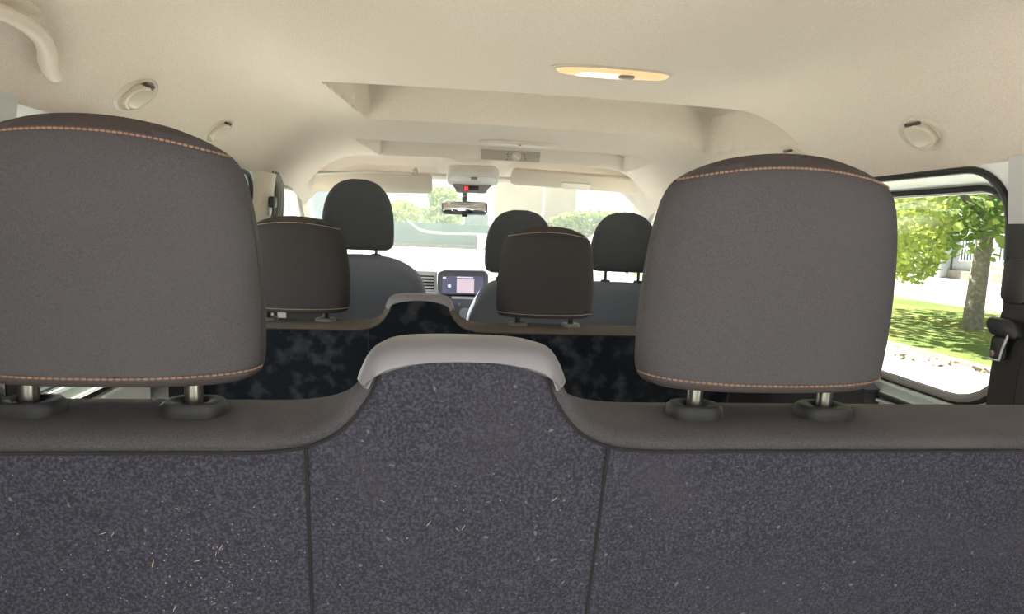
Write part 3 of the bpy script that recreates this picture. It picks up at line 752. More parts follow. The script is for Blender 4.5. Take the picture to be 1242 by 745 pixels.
# coat hooks
def coat_hook(s, y, label):
    x = s*0.68; z = ceil_z(x, y); n = ceil_normal(x, y); c = Vector((x, y, z))
    ay_ = Vector((0, 1, 0)); ay_ = (ay_-n*ay_.dot(n)).normalized(); ax_ = n.cross(ay_)        # ax_ runs up/down the slope
    if ax_.z < 0: ax_ = -ax_
    root = thing('coat_hook', label, 'hook', c)
    bm = BM()
    out = [(0.036*math.cos(2*PI*k/32), 0.046*math.sin(2*PI*k/32)) for k in range(32)]
    rings = [[c+ax_*(a*f)+ay_*(b*f)+n*d for a, b in out] for f, d in ((1.15, -0.003), (1.05, 0.002), (0.95, 0.0035), (0.86, 0.0015), (0.78, -0.002), (0.5, -0.003))]
    loft(bm, rings); finish('recess', bm, MT['hookp'], root)
    bm = BM(); slab(bm, rrect(0.046, 0.058, 0.016), c-n*0.002, ax_, ay_, n, 0.010, 0.003, dome=0.004); flap = finish('flap', bm, MT['hookp'], root)
    bm = BM()
    arc = [c+n*0.008+ax_*(0.0235*math.cos(t))+ay_*(-s*0+0.0295*math.sin(t)) for t in [math.radians(-175+14*k) for k in range(13)]]
    tube(bm, arc, 0.0028, 8); finish('rim', bm, MT['beige'], flap)
    bm = BM(); slab(bm, rrect(0.006, 0.036, 0.003), c+ax_*0.026+n*0.001, ax_, ay_, n, 0.0035, 0.001); finish('shadow_gap', bm, MT['mark'], root)  # dark strip colours in the shadowed gap along the flap's upper edge
coat_hook(-1, 1.135, 'folded beige coat hook above the left headrest of the nearest bench')
coat_hook(-1, 1.525, 'beige coat hook just behind the upper right corner of the left near headrest')
coat_hook(1, 1.045, 'folded beige coat hook above the right-hand side window')
coat_hook(1, 1.445, 'folded beige coat hook peeking over the top of the right near headrest')

# grab handle on the left roof edge
def gh(y, z, d): return Vector((-0.0, y, z))+Vector((-(0.68)+d, 0, 0))
root = thing('grab_handle', 'beige curved grab handle on the left roof edge, nearest the camera', 'handle', (-0.68, 0.85, 1.29))
pts = [P(66, 92, x=-0.685), P(58, 78, x=-0.672), P(57, 62, x=-0.655), P(50, 46, x=-0.645), P(34, 32, x=-0.64), P(12, 19, x=-0.64), P(-20, 8, x=-0.64), P(-60, 2, x=-0.65), P(-85, 10, x=-0.67), P(-92, 26, x=-0.69)]
bm = BM(); tube(bm, catmull(pts, 6), 0.0105, 12, flat=0.8); finish('grip', bm, MT['beige'], root)
pts = [P(78, 88, x=-0.70), P(80, 62, x=-0.685), P(72, 40, x=-0.67), P(52, 20, x=-0.655), P(24, 4, x=-0.645), P(-14, -8, x=-0.64), P(-70, -10, x=-0.65)]
bm = BM(); tube(bm, catmull(pts, 6), [0.006+0.004*math.sin(PI*i/36) for i in range(37)], 10, flat=0.7); finish('bezel', bm, MT['hookp'], root)
bm = BM(); tube(bm, [P(50, 54, x=-0.66), P(46, 66, x=-0.69)], 0.004, 8); finish('hinge_pin', bm, MT['console_grey'], root)

# ------------------------------------------------------------------ sun visors, console, mirror
def plate_from_px(bm, corners, th_, r, bev=0.004, dome=0.0, n=6):
    """corners: four world points tl, tr, br, bl of the face seen; builds a rounded plate with that face"""
    tl, tr, br, bl = corners
    o = (tl+tr+br+bl)/4; ax = ((tr-tl)+(br-bl)).normalized(); ay = ((tl-bl)+(tr-br)); ay = (ay-ax*ay.dot(ax)).normalized()
    w = ((tr-tl).length+(br-bl).length)/2; h = ((tl-bl).length+(tr-br).length)/2
    nn = ax.cross(ay)
    if nn.dot(CAM-o) < 0: nn = -nn
    slab(bm, rrect(w, h, r, n), o-nn*th_, ax, ay, nn, th_, bev, dome)
    return o, ax, ay, nn, w, h
root = thing('sun_visor', 'left sun visor, folded against the windscreen header above the driver headrest', 'sun visor', P(440, 222, y=2.58))
bm = BM(); plate_from_px(bm, [P(356, 210, y=2.56), P(523, 213, y=2.56), P(526, 236, y=2.64), P(358, 232, y=2.64)], 0.016, 0.022, 0.005); finish('visor_panel', bm, MT['visor'], root)
bm = BM(); tube(bm, [P(362, 211, y=2.565), P(440, 209.5, y=2.565), P(500, 211, y=2.565)], 0.0045, 8); finish('hinge_rod', bm, MT['white_plastic'], root)
for u, v in ((361, 207), (505, 209)):
    bm = BM(); tube(bm, [P(u, v+4, y=2.565), P(u, v, y=2.565), P(u-2, v-3, y=2.57)], [0.006, 0.008, 0.012], 10); finish('clip', bm, MT['hookp'], root)
root = thing('sun_visor', 'right sun visor with a pale warning label, above the front passenger headrests', 'sun visor', P(700, 222, y=2.58))
bm = BM(); plate_from_px(bm, [P(620, 206, y=2.55), P(776, 219, y=2.55), P(778, 235, y=2.62), P(620, 225, y=2.62)], 0.018, 0.022, 0.006); finish('visor_panel', bm, MT['visor'], root)
bm = BM(); plate_from_px(bm, [P(681, 221.5, y=2.585), P(716, 224.3, y=2.585), P(716, 230, y=2.605), P(681, 227.5, y=2.605)], 0.004, 0.002, 0.0006); finish('label_strip', bm, MT['visor_label'], root)
bm = BM(); tube(bm, [P(622, 207, y=2.56), P(700, 212.5, y=2.56), P(774, 219, y=2.56)], 0.006, 8); finish('hinge_rod', bm, MT['visor'], root)
bm = BM(); tube(bm, [P(776, 220, y=2.56), P(786, 219, y=2.58)], [0.006, 0.010], 10); finish('clip', bm, MT['hookp'], root)

root = thing('roof_console', 'off-white roof console with a red warning display, above the rear-view mirror', 'console', P(573, 222, y=2.56))
bm = BM(); o, ax, ay, nn, w, h = plate_from_px(bm, [P(541, 209, y=2.50), P(606, 211, y=2.50), P(605, 228, y=2.565), P(542, 226, y=2.565)], 0.05, 0.026, 0.012); finish('shell', bm, MT['white_plastic'], root)
for du in (-0.05, 0.052):
    bm = BM(); slab(bm, oval(0.085, 0.03), o+ax*du+ay*0.008+nn*0.0001, ax, ay, nn, 0.004, 0.0012, dome=0.002); finish('lamp_lens', bm, MT['lens'], root)
bm = BM(); slab(bm, rrect(0.026, 0.012, 0.004), o+ax*0.004+ay*0.014+nn*0.0001, ax, ay, nn, 0.006, 0.0015); finish('switch', bm, MT['console_grey'], root)
q = [P(549, 223.5, y=2.552), P(596, 224.5, y=2.552), P(588, 234.5, y=2.575), P(555, 233.5, y=2.575)]
bm = BM()
fc = catmull([q[0], q[0].lerp(q[1], .33), q[0].lerp(q[1], .66), q[1], q[1].lerp(q[2], .6), q[2], q[2].lerp(q[3], .5), q[3], q[3].lerp(q[0], .4)], 4, closed=True)
bk = [p+Vector((0, 0.05, 0.02)) for p in fc]
cc = sum(fc, Vector())/len(fc)
loft(bm, [bk, fc, [p.lerp(cc, 0.06)+Vector((0, -0.002, 0)) for p in fc]]); dpod = finish('display_pod', bm, MT['console_grey'], root)
bm = BM(); plate_from_px(bm, [P(562, 226.2, y=2.551), P(580.5, 226.8, y=2.551), P(580.5, 231.2, y=2.562), P(562, 230.6, y=2.562)], 0.006, 0.002, 0.0006); finish('display', bm, MT['plastic_black'], dpod)
# seat-belt pictogram: head and body
d0 = P(565.5, 228.4, y=2.545)
bm = BM(); plate_from_px(bm, [P(563, 226.4, y=2.5485), P(568, 226.6, y=2.5485), P(568, 231.0, y=2.556), P(563, 230.8, y=2.556)], 0.003, 0.003, 0.0006); finish('warning_light', bm, MT['red'], dpod)

root = thing('rear_view_mirror', 'rear-view mirror hanging from the windscreen under the roof console', 'mirror', P(564, 252, y=2.74))
bm = BM(); o, ax, ay, nn, w, h = plate_from_px(bm, [P(535.5, 243.5, y=2.735), P(591.5, 245, y=2.735), P(591.5, 261.5, y=2.735), P(535.5, 260, y=2.735)], 0.024, 0.018, 0.006); finish('housing', bm, MT['dash_dark'], root)
bm = BM(); slab(bm, rrect(w*0.93, h*0.84, 0.015), o+nn*0.0001, ax, ay, nn, 0.0012, 0.0004); finish('mirror_glass', bm, MT['mirror'], root)
bm = BM(); tube(bm, [o-nn*0.02, o-nn*0.035+Vector((0, 0.01, 0.04)), o-nn*0.02+Vector((0, 0.005, 0.10))], [0.011, 0.009, 0.016], 10); finish('stem', bm, MT['dash_dark'], root)
bm = BM(); slab(bm, rrect(0.026, 0.014, 0.004), o-ay*(h/2+0.002)-nn*0.012, ax, ay, nn, 0.012, 0.003); finish('dip_lever', bm, MT['plastic_black'], root)
bm = BM(); slab(bm, rrect(0.024, 0.02, 0.004), o+ay*(h/2+0.012)-nn*0.012, ax, ay, nn, 0.012, 0.003); finish('sensor', bm, MT['dash_dark'], root)

# ------------------------------------------------------------------ dashboard
root = thing('dashboard', 'pale-lit grey dashboard with central screen hood, across the front under the windscreen', 'dashboard', (-0.05, 3.0, 0))
bm = BM()
prof = [(2.86, 0.30), (2.80, 0.55), (2.78, 0.72), (2.82, 0.82), (2.87, 0.85), (2.98, 0.862), (3.2, 0.85), (3.44, 0.82), (3.44, 0.30)]
loft(bm, [[Vector((x, y, z)) for y, z in prof] for x in (-0.79, -0.5, -0.2, 0.1, 0.45, 0.77)])
finish('dash_body', bm, MT['dash'], root, sharp=30)
# centre stack
bm = BM(); box(bm, (-0.165, 2.73, 0.30), (0.045, 2.82, 0.775), 0.015); finish('centre_stack', bm, MT['dash_dark'], root)
bm = BM(); o, ax, ay, nn, w, h = plate_from_px(bm, [P(530.5, 326.5, y=2.73), P(592.5, 328.5, y=2.73), P(592.5, 358, y=2.73), P(530.5, 358, y=2.73)], 0.10, 0.03, 0.008); hood = finish('screen_hood', bm, MT['dash_dark'], root)
bm = BM(); plate_from_px(bm, [P(536.5, 334.5, y=2.7285), P(586, 335.5, y=2.7285), P(586, 356.5, y=2.7285), P(536.5, 355.5, y=2.7285)], 0.004, 0.004, 0.001); scr = finish('screen', bm, MT['screen'], hood)
bm = BM(); plate_from_px(bm, [P(554, 338.5, y=2.7265), P(575, 339, y=2.7265), P(575, 355.5, y=2.7265), P(554, 355, y=2.7265)], 0.002, 0.001, 0.0004); finish('map_area', bm, MT['screen_map'], hood)
bm = BM(); plate_from_px(bm, [P(554, 335.7, y=2.7265), P(574, 336.2, y=2.7265), P(574, 337.6, y=2.7265), P(554, 337.1, y=2.7265)], 0.002, 0.0005, 0.0002)
finish('title_bar', bm, MT['screen_icon'], hood)
bm = BM(); plate_from_px(bm, [P(543, 345, y=2.7265), P(547, 345, y=2.7265), P(547, 349, y=2.7265), P(543, 349, y=2.7265)], 0.002, 0.004, 0.0004); finish('screen_icon', bm, MT['screen_icon'], hood)
bm = BM(); plate_from_px(bm, [P(537, 336, y=2.7265), P(541, 336, y=2.7265), P(541, 338, y=2.7265), P(537, 338, y=2.7265)], 0.002, 0.001, 0.0004); finish('screen_icon', bm, MT['screen_icon'], hood)
bm = BM(); plate_from_px(bm, [P(548, 359.5, y=2.722), P(594, 361, y=2.722), P(594, 364, y=2.722), P(548, 362.5, y=2.722)], 0.02, 0.003, 0.002); finish('silver_bar', bm, MT['silver'], root)
for u, v, rr_ in ((563.5, 379, 0.024), (549, 377, 0.012), (573, 371, 0.006), (557, 369, 0.006)):
    bm = BM(); c = P(u, v, y=2.728)
    slab(bm, [(rr_*math.cos(2*PI*k/20), rr_*math.sin(2*PI*k/20)) for k in range(20)], c, (1, 0, 0), (0, 0, 1), (0, -1, 0), 0.022 if rr_ > 0.01 else 0.006, 0.002); finish('knob', bm, MT['plastic_grey'], root)
# left centre vent with pale surround
bm = BM(); plate_from_px(bm, [P(500, 328, y=2.765), P(530, 329, y=2.765), P(530, 358, y=2.765), P(500, 357, y=2.765)], 0.03, 0.008, 0.003); vent = finish('vent_surround', bm, MT['white_plastic'], root)
bm = BM(); plate_from_px(bm, [P(504, 334, y=2.7635), P(527, 334.5, y=2.7635), P(527, 354, y=2.7635), P(504, 353, y=2.7635)], 0.004, 0.007, 0.001); finish('vent_opening', bm, MT['plastic_black'], vent)
for k in range(5):
    bm = BM(); v = 336.5+3.8*k; tube(bm, [P(504.5, v, y=2.758), P(526, v+0.6, y=2.758)], 0.0036, 6); finish('vent_slat', bm, MT['white_plastic'], vent)
bm = BM(); tube(bm, [P(505, 327.5, y=2.90), P(527, 328, y=2.90)], 0.004, 6); finish('defrost_slot', bm, MT['dash_dark'], root)

# windscreen sticker
bm = BM()
ws = [wsp(u, v, -0.004) for u, v in ((0.325, 0.14), (0.365, 0.14), (0.372, 0.265), (0.338, 0.265))]
f = [bm.verts.new(p) for p in ws]; b = [bm.verts.new(p+Vector((0, 0.0008, 0.0012))) for p in ws]
bm.faces.new(f); bm.faces.new(b[::-1])
for i in range(4): bm.faces.new((f[i], f[(i+1) % 4], b[(i+1) % 4], b[i]))
o = finish('windscreen_sticker', bm, MT['sticker'], smooth=False); tag(o, 'pale rectangular sticker inside the windscreen, beside the left sun visor', 'sticker')

# ------------------------------------------------------------------ seat belts
def seat_belt(s, label, full):
    root = thing('seat_belt', label, 'seat belt', (s*0.70, 0.86, 0.45))
    bm = BM()
    yb = 0.855
    pts = [(s*0.722, yb-0.004, 1.05), (s*0.720, yb-0.002, 1.02), (s*0.712, yb, 0.98), (s*0.709, yb, 0.92), (s*0.708, yb, 0.8), (s*0.72, yb-0.005, 0.3), (s*0.74, yb-0.01, 0.015)]
    loft(bm, [[Vector(p)+Vector((dx, dy, 0)) for dx, dy in ((-0.001, -0.03), (0.001, -0.03), (0.001, 0.016), (-0.001, 0.016))] for p in catmull(pts, 4)])
    finish('webbing', bm, MT['webbing'], root)
    c = Vector((s*0.706, yb, 0.958))
    # retainer: chunky black loop
    bm = BM(); slab(bm, rrect(0.056, 0.03, 0.012), c+Vector((s*0.008, -0.003, 0)), (0, 1, 0), (0, 0.35, 1), (-s, 0, 0), 0.02, 0.005); finish('retainer', bm, MT['plastic_black'], root)
    # latch tongue
    c2 = Vector((s*0.703, yb+0.001, 0.926))
    bm = BM(); slab(bm, rrect(0.026, 0.036, 0.005), c2, (0, 1, 0), (0, 0, 1), (-s, 0, 0), 0.006, 0.002); tg = finish('latch_tongue', bm, MT['plastic_black'], root)
    bm = BM(); tube(bm, [c2+Vector((-s*0.008, -0.018, 0.024)), c2+Vector((-s*0.008, -0.012, 0.004)), c2+Vector((-s*0.008, -0.008, -0.018)), c2+Vector((-s*0.008, 0.012, -0.019))], 0.0018, 6); finish('metal_edge', bm, MT['silver'], tg)
    bm = BM(); slab(bm, [(0.005*math.cos(2*PI*k/16), 0.005*math.sin(2*PI*k/16)) for k in range(16)], c2+Vector((-s*0.006, 0.006, -0.010)), (0, 1, 0), (0, 0, 1), (-s, 0, 0), 0.003, 0.001); finish('rivet', bm, MT['console_grey'], tg)
    bm = BM(); slab(bm, rrect(0.05, 0.07, 0.015), Vector((s*0.728, yb, 1.03)), (0, 1, 0), (0, 0, 1), (-s, 0, 0), 0.018, 0.005); finish('upper_guide', bm, MT['plastic_black'], root)
seat_belt(1, 'black seat belt with latch tongue hanging behind the right side window', True)
seat_belt(-1, 'black seat belt glimpsed under the left near headrest, beside its outer post', False)
# front left belt height adjuster
root = thing('front_seat_belt', 'small black belt anchor on the left door pillar, beside the near left headrest', 'seat belt', (-0.70, 2.08, 1.1))
bm = BM(); slab(bm, rrect(0.05, 0.12, 0.02), Vector((-0.735, 2.09, 1.15)), (0, 1, 0), (0, 0, 1), (1, 0, 0), 0.02, 0.005); finish('adjuster', bm, MT['white_plastic'], root)
bm = BM(); slab(bm, rrect(0.045, 0.035, 0.01), Vector((-0.715, 2.085, 1.135)), (0, 1, 0), (0, 0, 1), (1, 0, 0), 0.018, 0.004); finish('belt_guide', bm, MT['plastic_black'], root)
bm = BM(); loft(bm, [[Vector((-0.70, 2.085, z))+Vector((a, b, 0)) for a, b in ((-0.001, -0.02), (0.001, -0.02), (0.001, 0.02), (-0.001, 0.02))] for z in (1.135, 0.9, 0.6)]); finish('webbing', bm, MT['webbing'], root)

# ------------------------------------------------------------------ outside
G = -0.55
bm = BM(); box(bm, (-60, -40, G-0.2), (60, 90, G)); struct('street', bm, MT['concrete'], smooth=False)
bm = BM()
gx = [7.2+0.36*i for i in range(19)]; gy = [-12+0.8*i for i in range(66)]
gv = [[bm.verts.new((x, y, G+0.03+0.05*math.sin(x*1.3+y*0.4)*0.5+0.03*random.random())) for x in gx] for y in gy]
for a, b in zip(gv, gv[1:]):
    for i in range(len(gx)-1): bm.faces.new((a[i], a[i+1], b[i+1], b[i]))
o = finish('lawn', bm, MT['grass']); tag(o, 'strip of patchy green and yellow lawn between the pale street and the road', 'grass', kind='stuff')
bm = BM(); box(bm, (7.05, -12, G-0.1), (7.20, 40, G+0.06), 0.02); o = struct('kerb', bm, MT['kerb'])
bm = BM(); box(bm, (13.68, -12, G-0.1), (13.83, 40, G+0.05), 0.02); o = struct('far_kerb', bm, MT['kerb'])

def leaves(bm, centre, rad, n, size, shape=1.0, zmin=None, shell=0.0):
    c = Vector(centre); rad = Vector(rad)
    for i in range(n):
        while True:
            d = Vector((random.uniform(-1, 1), random.uniform(-1, 1), random.uniform(-1, 1)))
            if shell < d.length <= 1: break
        p = c+Vector((d.x*rad.x, d.y*rad.y, d.z*rad.z))
        if zmin is not None and p.z < zmin: continue
        s = size*random.uniform(0.6, 1.25)
        a = Vector((random.gauss(0, 1), random.gauss(0, 1), random.gauss(0, 0.6))).normalized()
        b = a.cross(Vector((random.gauss(0, 1), random.gauss(0, 1), random.gauss(0, 1)))).normalized()
        vs = [bm.verts.new(p+a*s*x+b*s*0.6*y) for x, y in ((-1, 0), (-0.3, 0.9), (0.4, 0.75), (1, 0), (0.4, -0.75), (-0.3, -0.9))]
        bm.faces.new(vs)
    return bm
# street tree beside the van
root = thing('street_tree', 'leafy tree with leaning grey-brown trunk on the lawn outside the right window', 'tree', (10.44, 11.06, G))
bm = BM(); tube(bm, catmull([(10.44, 11.06, G-0.05), (10.45, 11.1, G+0.25), (10.55, 11.2, 0.5), (10.72, 11.35, 1.5), (10.8, 11.5, 2.6), (10.7, 11.7, 4.0)], 5), [0.20, 0.19, 0.18, 0.178, 0.175, 0.172]+[0.17-0.004*i for i in range(20)], 14)
tr = finish('trunk', bm, MT['bark'], root)
for k, (dx, dy, dz) in enumerate(((-1.8, -0.6, 1.0), (1.5, 0.6, 1.3), (-0.5, 1.8, 1.4), (0.3, -1.8, 1.0))):
    bm = BM(); tube(bm, catmull([(10.75, 11.4, 1.7+0.2*k), (10.75+dx*0.5, 11.4+dy*0.5, 2.1+0.3*k), (10.75+dx, 11.4+dy, 1.9+dz)], 5), [0.09-0.006*i for i in range(11)], 8); finish('branch', bm, MT['bark'], tr)
bm = BM(); leaves(bm, (10.4, 12.0, 3.4), (4.6, 5.2, 2.6), 6500, 0.13)
for cxx, cyy, czz, r_, n_l in ((8.4, 10.6, 1.45, 0.75, 260), (9.2, 11.5, 1.35, 0.9, 320), (10.2, 11.4, 1.65, 0.8, 260), (11.6, 11.4, 1.75, 0.9, 300), (12.4, 11.2, 1.7, 0.8, 240), (9.6, 13.0, 1.4, 1.0, 320)):
    leaves(bm, (cxx, cyy, czz), (r_, r_, r_*0.6), int(n_l*1.7), 0.08)
finish('foliage', bm, MT['leaf'], root, smooth=False)
bm = BM()
leaves(bm, (7.62, 9.6, 0.98), (0.62, 0.6, 0.50), 560, 0.06); leaves(bm, (7.75, 9.55, 0.62), (0.30, 0.3, 0.22), 150, 0.055); leaves(bm, (7.5, 9.8, 1.6), (0.8, 0.7, 0.5), 480, 0.065)
finish('drooping_foliage', bm, MT['leaf_y'], root, smooth=False)

# fallen leaves along the kerb
lf = None
for i, (u, v) in enumerate(((1103, 438), (1139, 446), (1131, 437), (1153, 444), (1157, 441), (1184, 452), (1188, 450), (1193, 454), (1091, 433), (1122, 438))):
    p = P(u, v, z=G+0.01)
    if lf is None:
        bm = BM(); leaves(bm, (0, 0, 0.02), (0.10, 0.07, 0.02), 6, 0.035); lf = finish('fallen_leaves', bm, MT['leaf_dry'], smooth=False); o = lf
    else: o = dup(lf)
    o.location = p; o.rotation_euler.z = i*1.7; k = random.uniform(0.7, 1.2); o.scale = (k, k, k)
    tag(o, 'small clump of dry brown leaves on the pale street by the kerb', 'leaves', 'dry leaves by the kerb')

# white building across the road
root = thing('white_building', 'white rendered building with barred windows across the road, seen through the right window', 'building', (26.5, 27, G))
bm = BM(); box(bm, (26.0, 12, G), (32, 29.0, 5.5)); finish('facade', bm, MT['wall_white'], root, smooth=False)
for u in (1178, 1226, 1255):
    p = P(u, 303, x=26.0)
    bm = BM(); box(bm, (25.9, p.y-0.5, p.z-0.55), (26.05, p.y+0.5, p.z+0.6), 0.02); wn = finish('window', bm, MT['win_dark'], root)
    bm = BM()
    for k in range(6): tube(bm, [(25.86, p.y-0.45+0.18*k, p.z-0.6), (25.86, p.y-0.45+0.18*k, p.z+0.65)], 0.025, 6)
    for z in (-0.55, 0.05, 0.6): tube(bm, [(25.86, p.y-0.52, p.z+z), (25.86, p.y+0.52, p.z+z)], 0.025, 6)
    finish('window_bars', bm, MT['bars'], wn)
bm = BM(); box(bm, (25.75, 12, G), (26.1, 29.0, G+0.45)); finish('plinth', bm, MT['kerb'], root, smooth=False)
for i, (u, lab) in enumerate(((1122, 'weathered white gate post nearest the drooping leaves, across the road'), (1139, 'white gate post beside the white building, across the road'))):
    p = P(u, 331, x=25.6)
    root = thing('gate_post', lab, 'post', (25.6, p.y, G))
    bm = BM(); box(bm, (25.35, p.y-0.32, G), (25.9, p.y+0.32, 1.55), 0.03); finish('shaft', bm, MT['wall_white'] if i else MT['bark'], root)
    bm = BM(); box(bm, (25.3, p.y-0.37, 1.55), (25.95, p.y+0.37, 1.68), 0.03); finish('cap', bm, MT['wall_white'], root)
p0 = P(1140, 331, x=25.6)+Vector((0, 0.48, 0)); p1 = P(1122, 331, x=25.6)-Vector((0, 0.40, 0))
root = thing('iron_gate', 'pale barred gate hung between the two gate posts, across the road', 'gate', (25.7, (p0.y+p1.y)/2, G))
bm = BM()
for k in range(14):
    y = p0.y+(p1.y-p0.y)*(k+0.5)/14; tube(bm, [(25.7, y, G+0.05), (25.7, y, 1.25)], 0.02, 6)
finish('bars', bm, MT['bars'], root)
for z in (G+0.1, 0.4, 1.15):
    bm = BM(); tube(bm, [(25.7, p0.y, z), (25.7, p1.y, z)], 0.03, 6); finish('rail', bm, MT['bars'], root)
def bush(name, label, centre, rad, n, size, m, group=None, stem=True):
    root = thing(name, label, 'bush', (centre[0], centre[1], G), group)
    bm = BM(); leaves(bm, centre, rad, n, size, shell=0.3); finish('foliage', bm, m, root, smooth=False)
    bm = BM(); tube(bm, [(centre[0], centre[1], G-0.02), (centre[0], centre[1], centre[2])], 0.08, 8); finish('stem', bm, MT['bark'], root)
    return root
bush('hedge', 'dark green hedge behind the white gate posts, across the road', (28.2, 31.6, 0.9), (1.2, 1.9, 1.7), 1000, 0.20, MT['leaf_d'])
bush('shrub', 'dark blue-green shrub left of the gate posts, across the road', (27.0, 36.0, 0.7), (1.2, 2.0, 1.5), 900, 0.2, MT['leaf_d'])
bush('tall_tree', 'tall green tree crown rising behind the white gate posts', (34.5, 37, 4.6), (3.5, 5.5, 2.8), 2600, 0.30, MT['leaf'])
p = P(1216, 326, x=21.0)
root = thing('barrier_rail', 'low orange and white barrier rail in front of the white building', 'barrier', (21, p.y, G))
bm = BM(); tube(bm, [(21, p.y-2.2, p.z), (21, p.y+0.75, p.z)], 0.06, 8); finish('rail', bm, MT['orange'], root)
for dy in (-2.0, 0.5):
    bm = BM(); tube(bm, [(21, p.y+dy, G), (21, p.y+dy, p.z)], 0.04, 8); finish('leg', bm, MT['bars'], root)

bm = BM(); leaves(bm, (-0.2, -4.2, -0.05), (6.5, 0.8, 0.75), 3000, 0.16, shell=0.3); struct('light_block_hedge', bm, MT['leaf_d'], smooth=False)  # unseen hedge added behind the camera to cut light from the rear
# ahead, through the windscreen: low teal wall with a painted pale wave, planting, buildings
root = thing('teal_boundary_wall', 'low teal boundary wall with a pale wavy band, straight ahead through the windscreen', 'wall', (-6, 47.6, G))
zt = 1.25
bm = BM(); box(bm, (-24, 47.5, G), (4.1, 47.8, zt)); finish('wall_face', bm, MT['teal'], root, smooth=False)
bm = BM(); box(bm, (-24, 47.3, G-0.01), (4.3, 47.55, G+0.28)); finish('footing', bm, MT['kerb'], root, smooth=False)
wave = catmull([P(u, v, y=47.47) for u, v in ((494, 267), (500, 272), (508, 278), (520, 281.5), (540, 283), (565, 283.5), (600, 285))], 6)
bm = BM()
loft(bm, [[p+Vector((0, -0.01, -0.10)), p+Vector((0, -0.03, 0)), p+Vector((0, -0.01, 0.12)), p+Vector((0, 0.03, 0))] for p in wave]); finish('pale_band', bm, MT['teal_pale'], root)
pp = P(585, 296, y=47.2)
root = thing('utility_cabinet', 'white utility cabinet standing against the teal wall', 'cabinet', (pp.x, 47.2, G))
bm = BM(); box(bm, (pp.x-0.45, 46.75, G), (pp.x+0.45, 47.2, 0.62), 0.03); finish('body', bm, MT['carwhite'], root)
bm = BM(); box(bm, (pp.x-0.40, 46.72, G+0.12), (pp.x+0.40, 46.77, 0.55), 0.01); dr = finish('door', bm, MT['carwhite'], root)
bm = BM(); box(bm, (pp.x+0.28, 46.69, 0.0), (pp.x+0.32, 46.73, 0.15), 0.005); finish('handle', bm, MT['pole'], dr)
bush('shrub', 'bright yellow flowering shrub above the teal wall, right of the driver headrest', (-3.4, 51, 1.6), (1.6, 1.4, 1.4), 900, 0.20, MT['leaf_y'])
bush('garden_tree', 'light green garden tree left of the rear-view mirror, behind the teal wall', (-0.2, 54.0, 2.5), (2.2, 1.8, 2.0), 1300, 0.22, MT['leaf'])
bush('shrub', 'low mixed green shrub under the rear-view mirror, behind the teal wall', (0.2, 50.0, 1.1), (1.2, 0.8, 0.9), 700, 0.16, MT['leaf'])
root = thing('garden_shed', 'small grey shed below the rear-view mirror, behind the teal wall', 'shed', (2.6, 50.4, G))
bm = BM(); box(bm, (1.7, 49.4, G), (3.6, 51.4, 2.1), 0.02); finish('walls', bm, MT['shed'], root)
bm = BM(); loft(bm, [[Vector((x, y, z)) for y, z in ((49.2, 2.08), (50.4, 2.35), (51.6, 2.08), (51.6, 2.16), (50.4, 2.45), (49.2, 2.16))] for x in (1.55, 3.75)]); finish('roof', bm, MT['shed'], root)
root = thing('peach_building', 'peach rendered house straight ahead, right of the rear-view mirror', 'building', (8, 60, G))
bm = BM(); box(bm, (4.6, 56, G), (12.0, 64, 7.0)); finish('walls', bm, MT['peach'], root, smooth=False)
bm = BM(); loft(bm, [[Vector((x, y, z)) for y, z in ((55.5, 7.0), (60, 8.6), (64.5, 7.0), (64.5, 7.15), (60, 8.8), (55.5, 7.15))] for x in (4.2, 12.4)]); finish('roof', bm, MT['kerb'], root)
root = thing('lamp_post', 'slim grey street lamp post ahead, left of the right-hand sun visor label', 'lamp post', (8.05, 50, G))
bm = BM(); tube(bm, [(8.05, 50, G), (8.05, 50, 3), (8.05, 50, 6.5)], [0.14, 0.11, 0.08], 10); finish('pole', bm, MT['pole'], root)
bm = BM(); tube(bm, catmull([(8.05, 50, 6.4), (8.3, 49.8, 6.9), (9.0, 49.2, 7.1)], 5), 0.05, 8); finish('arm', bm, MT['pole'], root)
bm = BM(); box(bm, (8.9, 48.7, 7.0), (9.3, 49.4, 7.15), 0.04); finish('lamp_head', bm, MT['bars'], root)
root = bush('roadside_hedge', 'long yellow-green hedge ahead, right of the lamp post and under the right sun visor', (13.2, 50.6, 1.7), (4.7, 1.0, 1.15), 2600, 0.18, MT['leaf'])
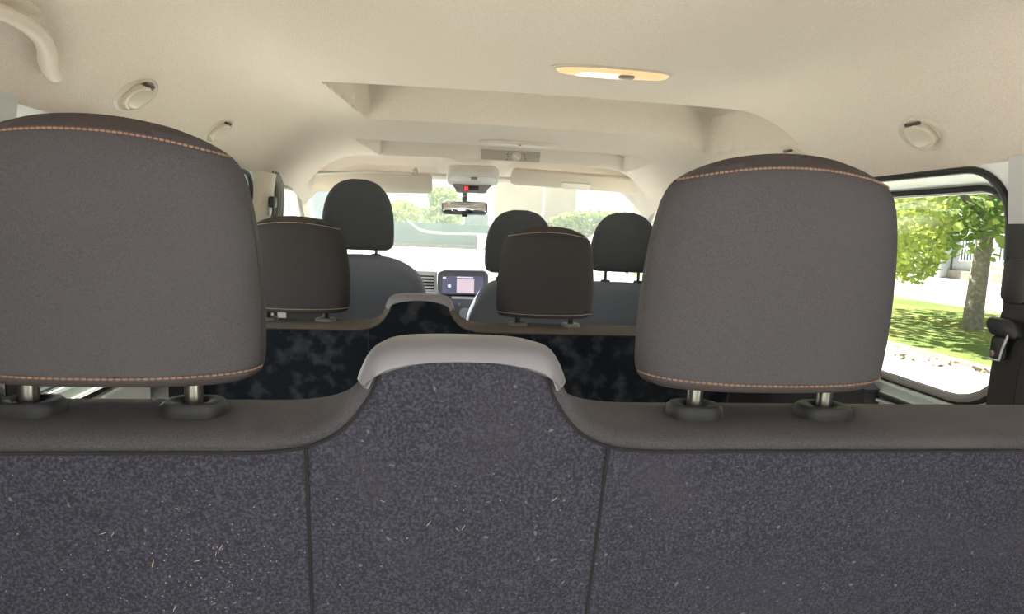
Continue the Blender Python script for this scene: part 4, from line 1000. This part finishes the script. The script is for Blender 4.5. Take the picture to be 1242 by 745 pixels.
# parked white van far ahead on the right
def parked_car(x, y, label):
    root = thing('parked_car', label, 'car', (x, y, G))
    bm = BM()
    side = [(-2.1, 0.35), (-2.1, 0.95), (-1.6, 1.05), (-1.0, 1.55), (0.9, 1.6), (1.5, 1.1), (2.1, 0.98), (2.15, 0.40)]
    loft(bm, [[Vector((x+a, y+w, G+b)) for a, b in side] for w in (-0.85, -0.8, 0.8, 0.85)])
    body = finish('body', bm, MT['carwhite'], root)
    bm = BM(); loft(bm, [[Vector((x+a, y-0.87, G+b)) for a, b in ((-1.25, 1.1), (-0.85, 1.48), (0.8, 1.5), (1.25, 1.1))], [Vector((x+a, y-0.84, G+b)) for a, b in ((-1.25, 1.1), (-0.85, 1.48), (0.8, 1.5), (1.25, 1.1))]]); finish('side_window', bm, MT['win_dark'], body)
    for a in (-1.35, 1.35):
        for w in (-0.8, 0.8):
            bm = BM(); slab(bm, [(0.33*math.cos(2*PI*k/24), 0.33*math.sin(2*PI*k/24)) for k in range(24)], (x+a, y+w-0.1, G+0.33), (1, 0, 0), (0, 0, 1), (0, 1, 0), 0.2, 0.03); finish('wheel', bm, MT['rubber'], root)
    bm = BM(); box(bm, (x-2.16, y-0.7, G+0.62), (x-2.06, y-0.45, G+0.8), 0.02); finish('tail_light', bm, MT['orange'], root)
parked_car(12.6, 46, 'white parked car ahead on the right, seen between the passenger headrests')

# ------------------------------------------------------------------ light
w = bpy.data.worlds.new('world'); scene.world = w; w.use_nodes = True
nt = w.node_tree; bg = nt.nodes['Background']
sky = nt.nodes.new('ShaderNodeTexSky'); sky.sky_type = 'HOSEK_WILKIE'; sky.turbidity = 6; sky.ground_albedo = 0.5
sund = Vector((-0.30, 0.66, 0.69)).normalized(); sky.sun_direction = sund
mixn = nt.nodes.new('ShaderNodeMix'); mixn.data_type = 'RGBA'; mixn.inputs['Factor'].default_value = 0.75; mixn.inputs[7].default_value = (0.95, 0.98, 1.0, 1)
nt.links.new(sky.outputs[0], mixn.inputs[6]); nt.links.new(mixn.outputs[2], bg.inputs['Color'])
bg.inputs['Strength'].default_value = 0.9
sd = bpy.data.lights.new('sun', 'SUN'); sd.energy = 19.0; sd.angle = math.radians(0.6); sd.color = (1, 0.95, 0.86)
so = bpy.data.objects.new('sun', sd); C.objects.link(so); so.rotation_euler = sund.to_track_quat('Z', 'Y').to_euler(); so.location = (0, 0, 20)

vs_ = scene.view_settings
vs_.view_transform = 'Standard'; vs_.look = 'None'; vs_.gamma = 1; vs_.use_curve_mapping = False
vs_.exposure = 0.92
cy = scene.cycles
cy.max_bounces = 10; cy.diffuse_bounces = 7; cy.transparent_max_bounces = 16; cy.use_denoising = True
cy.sample_clamp_indirect = 8
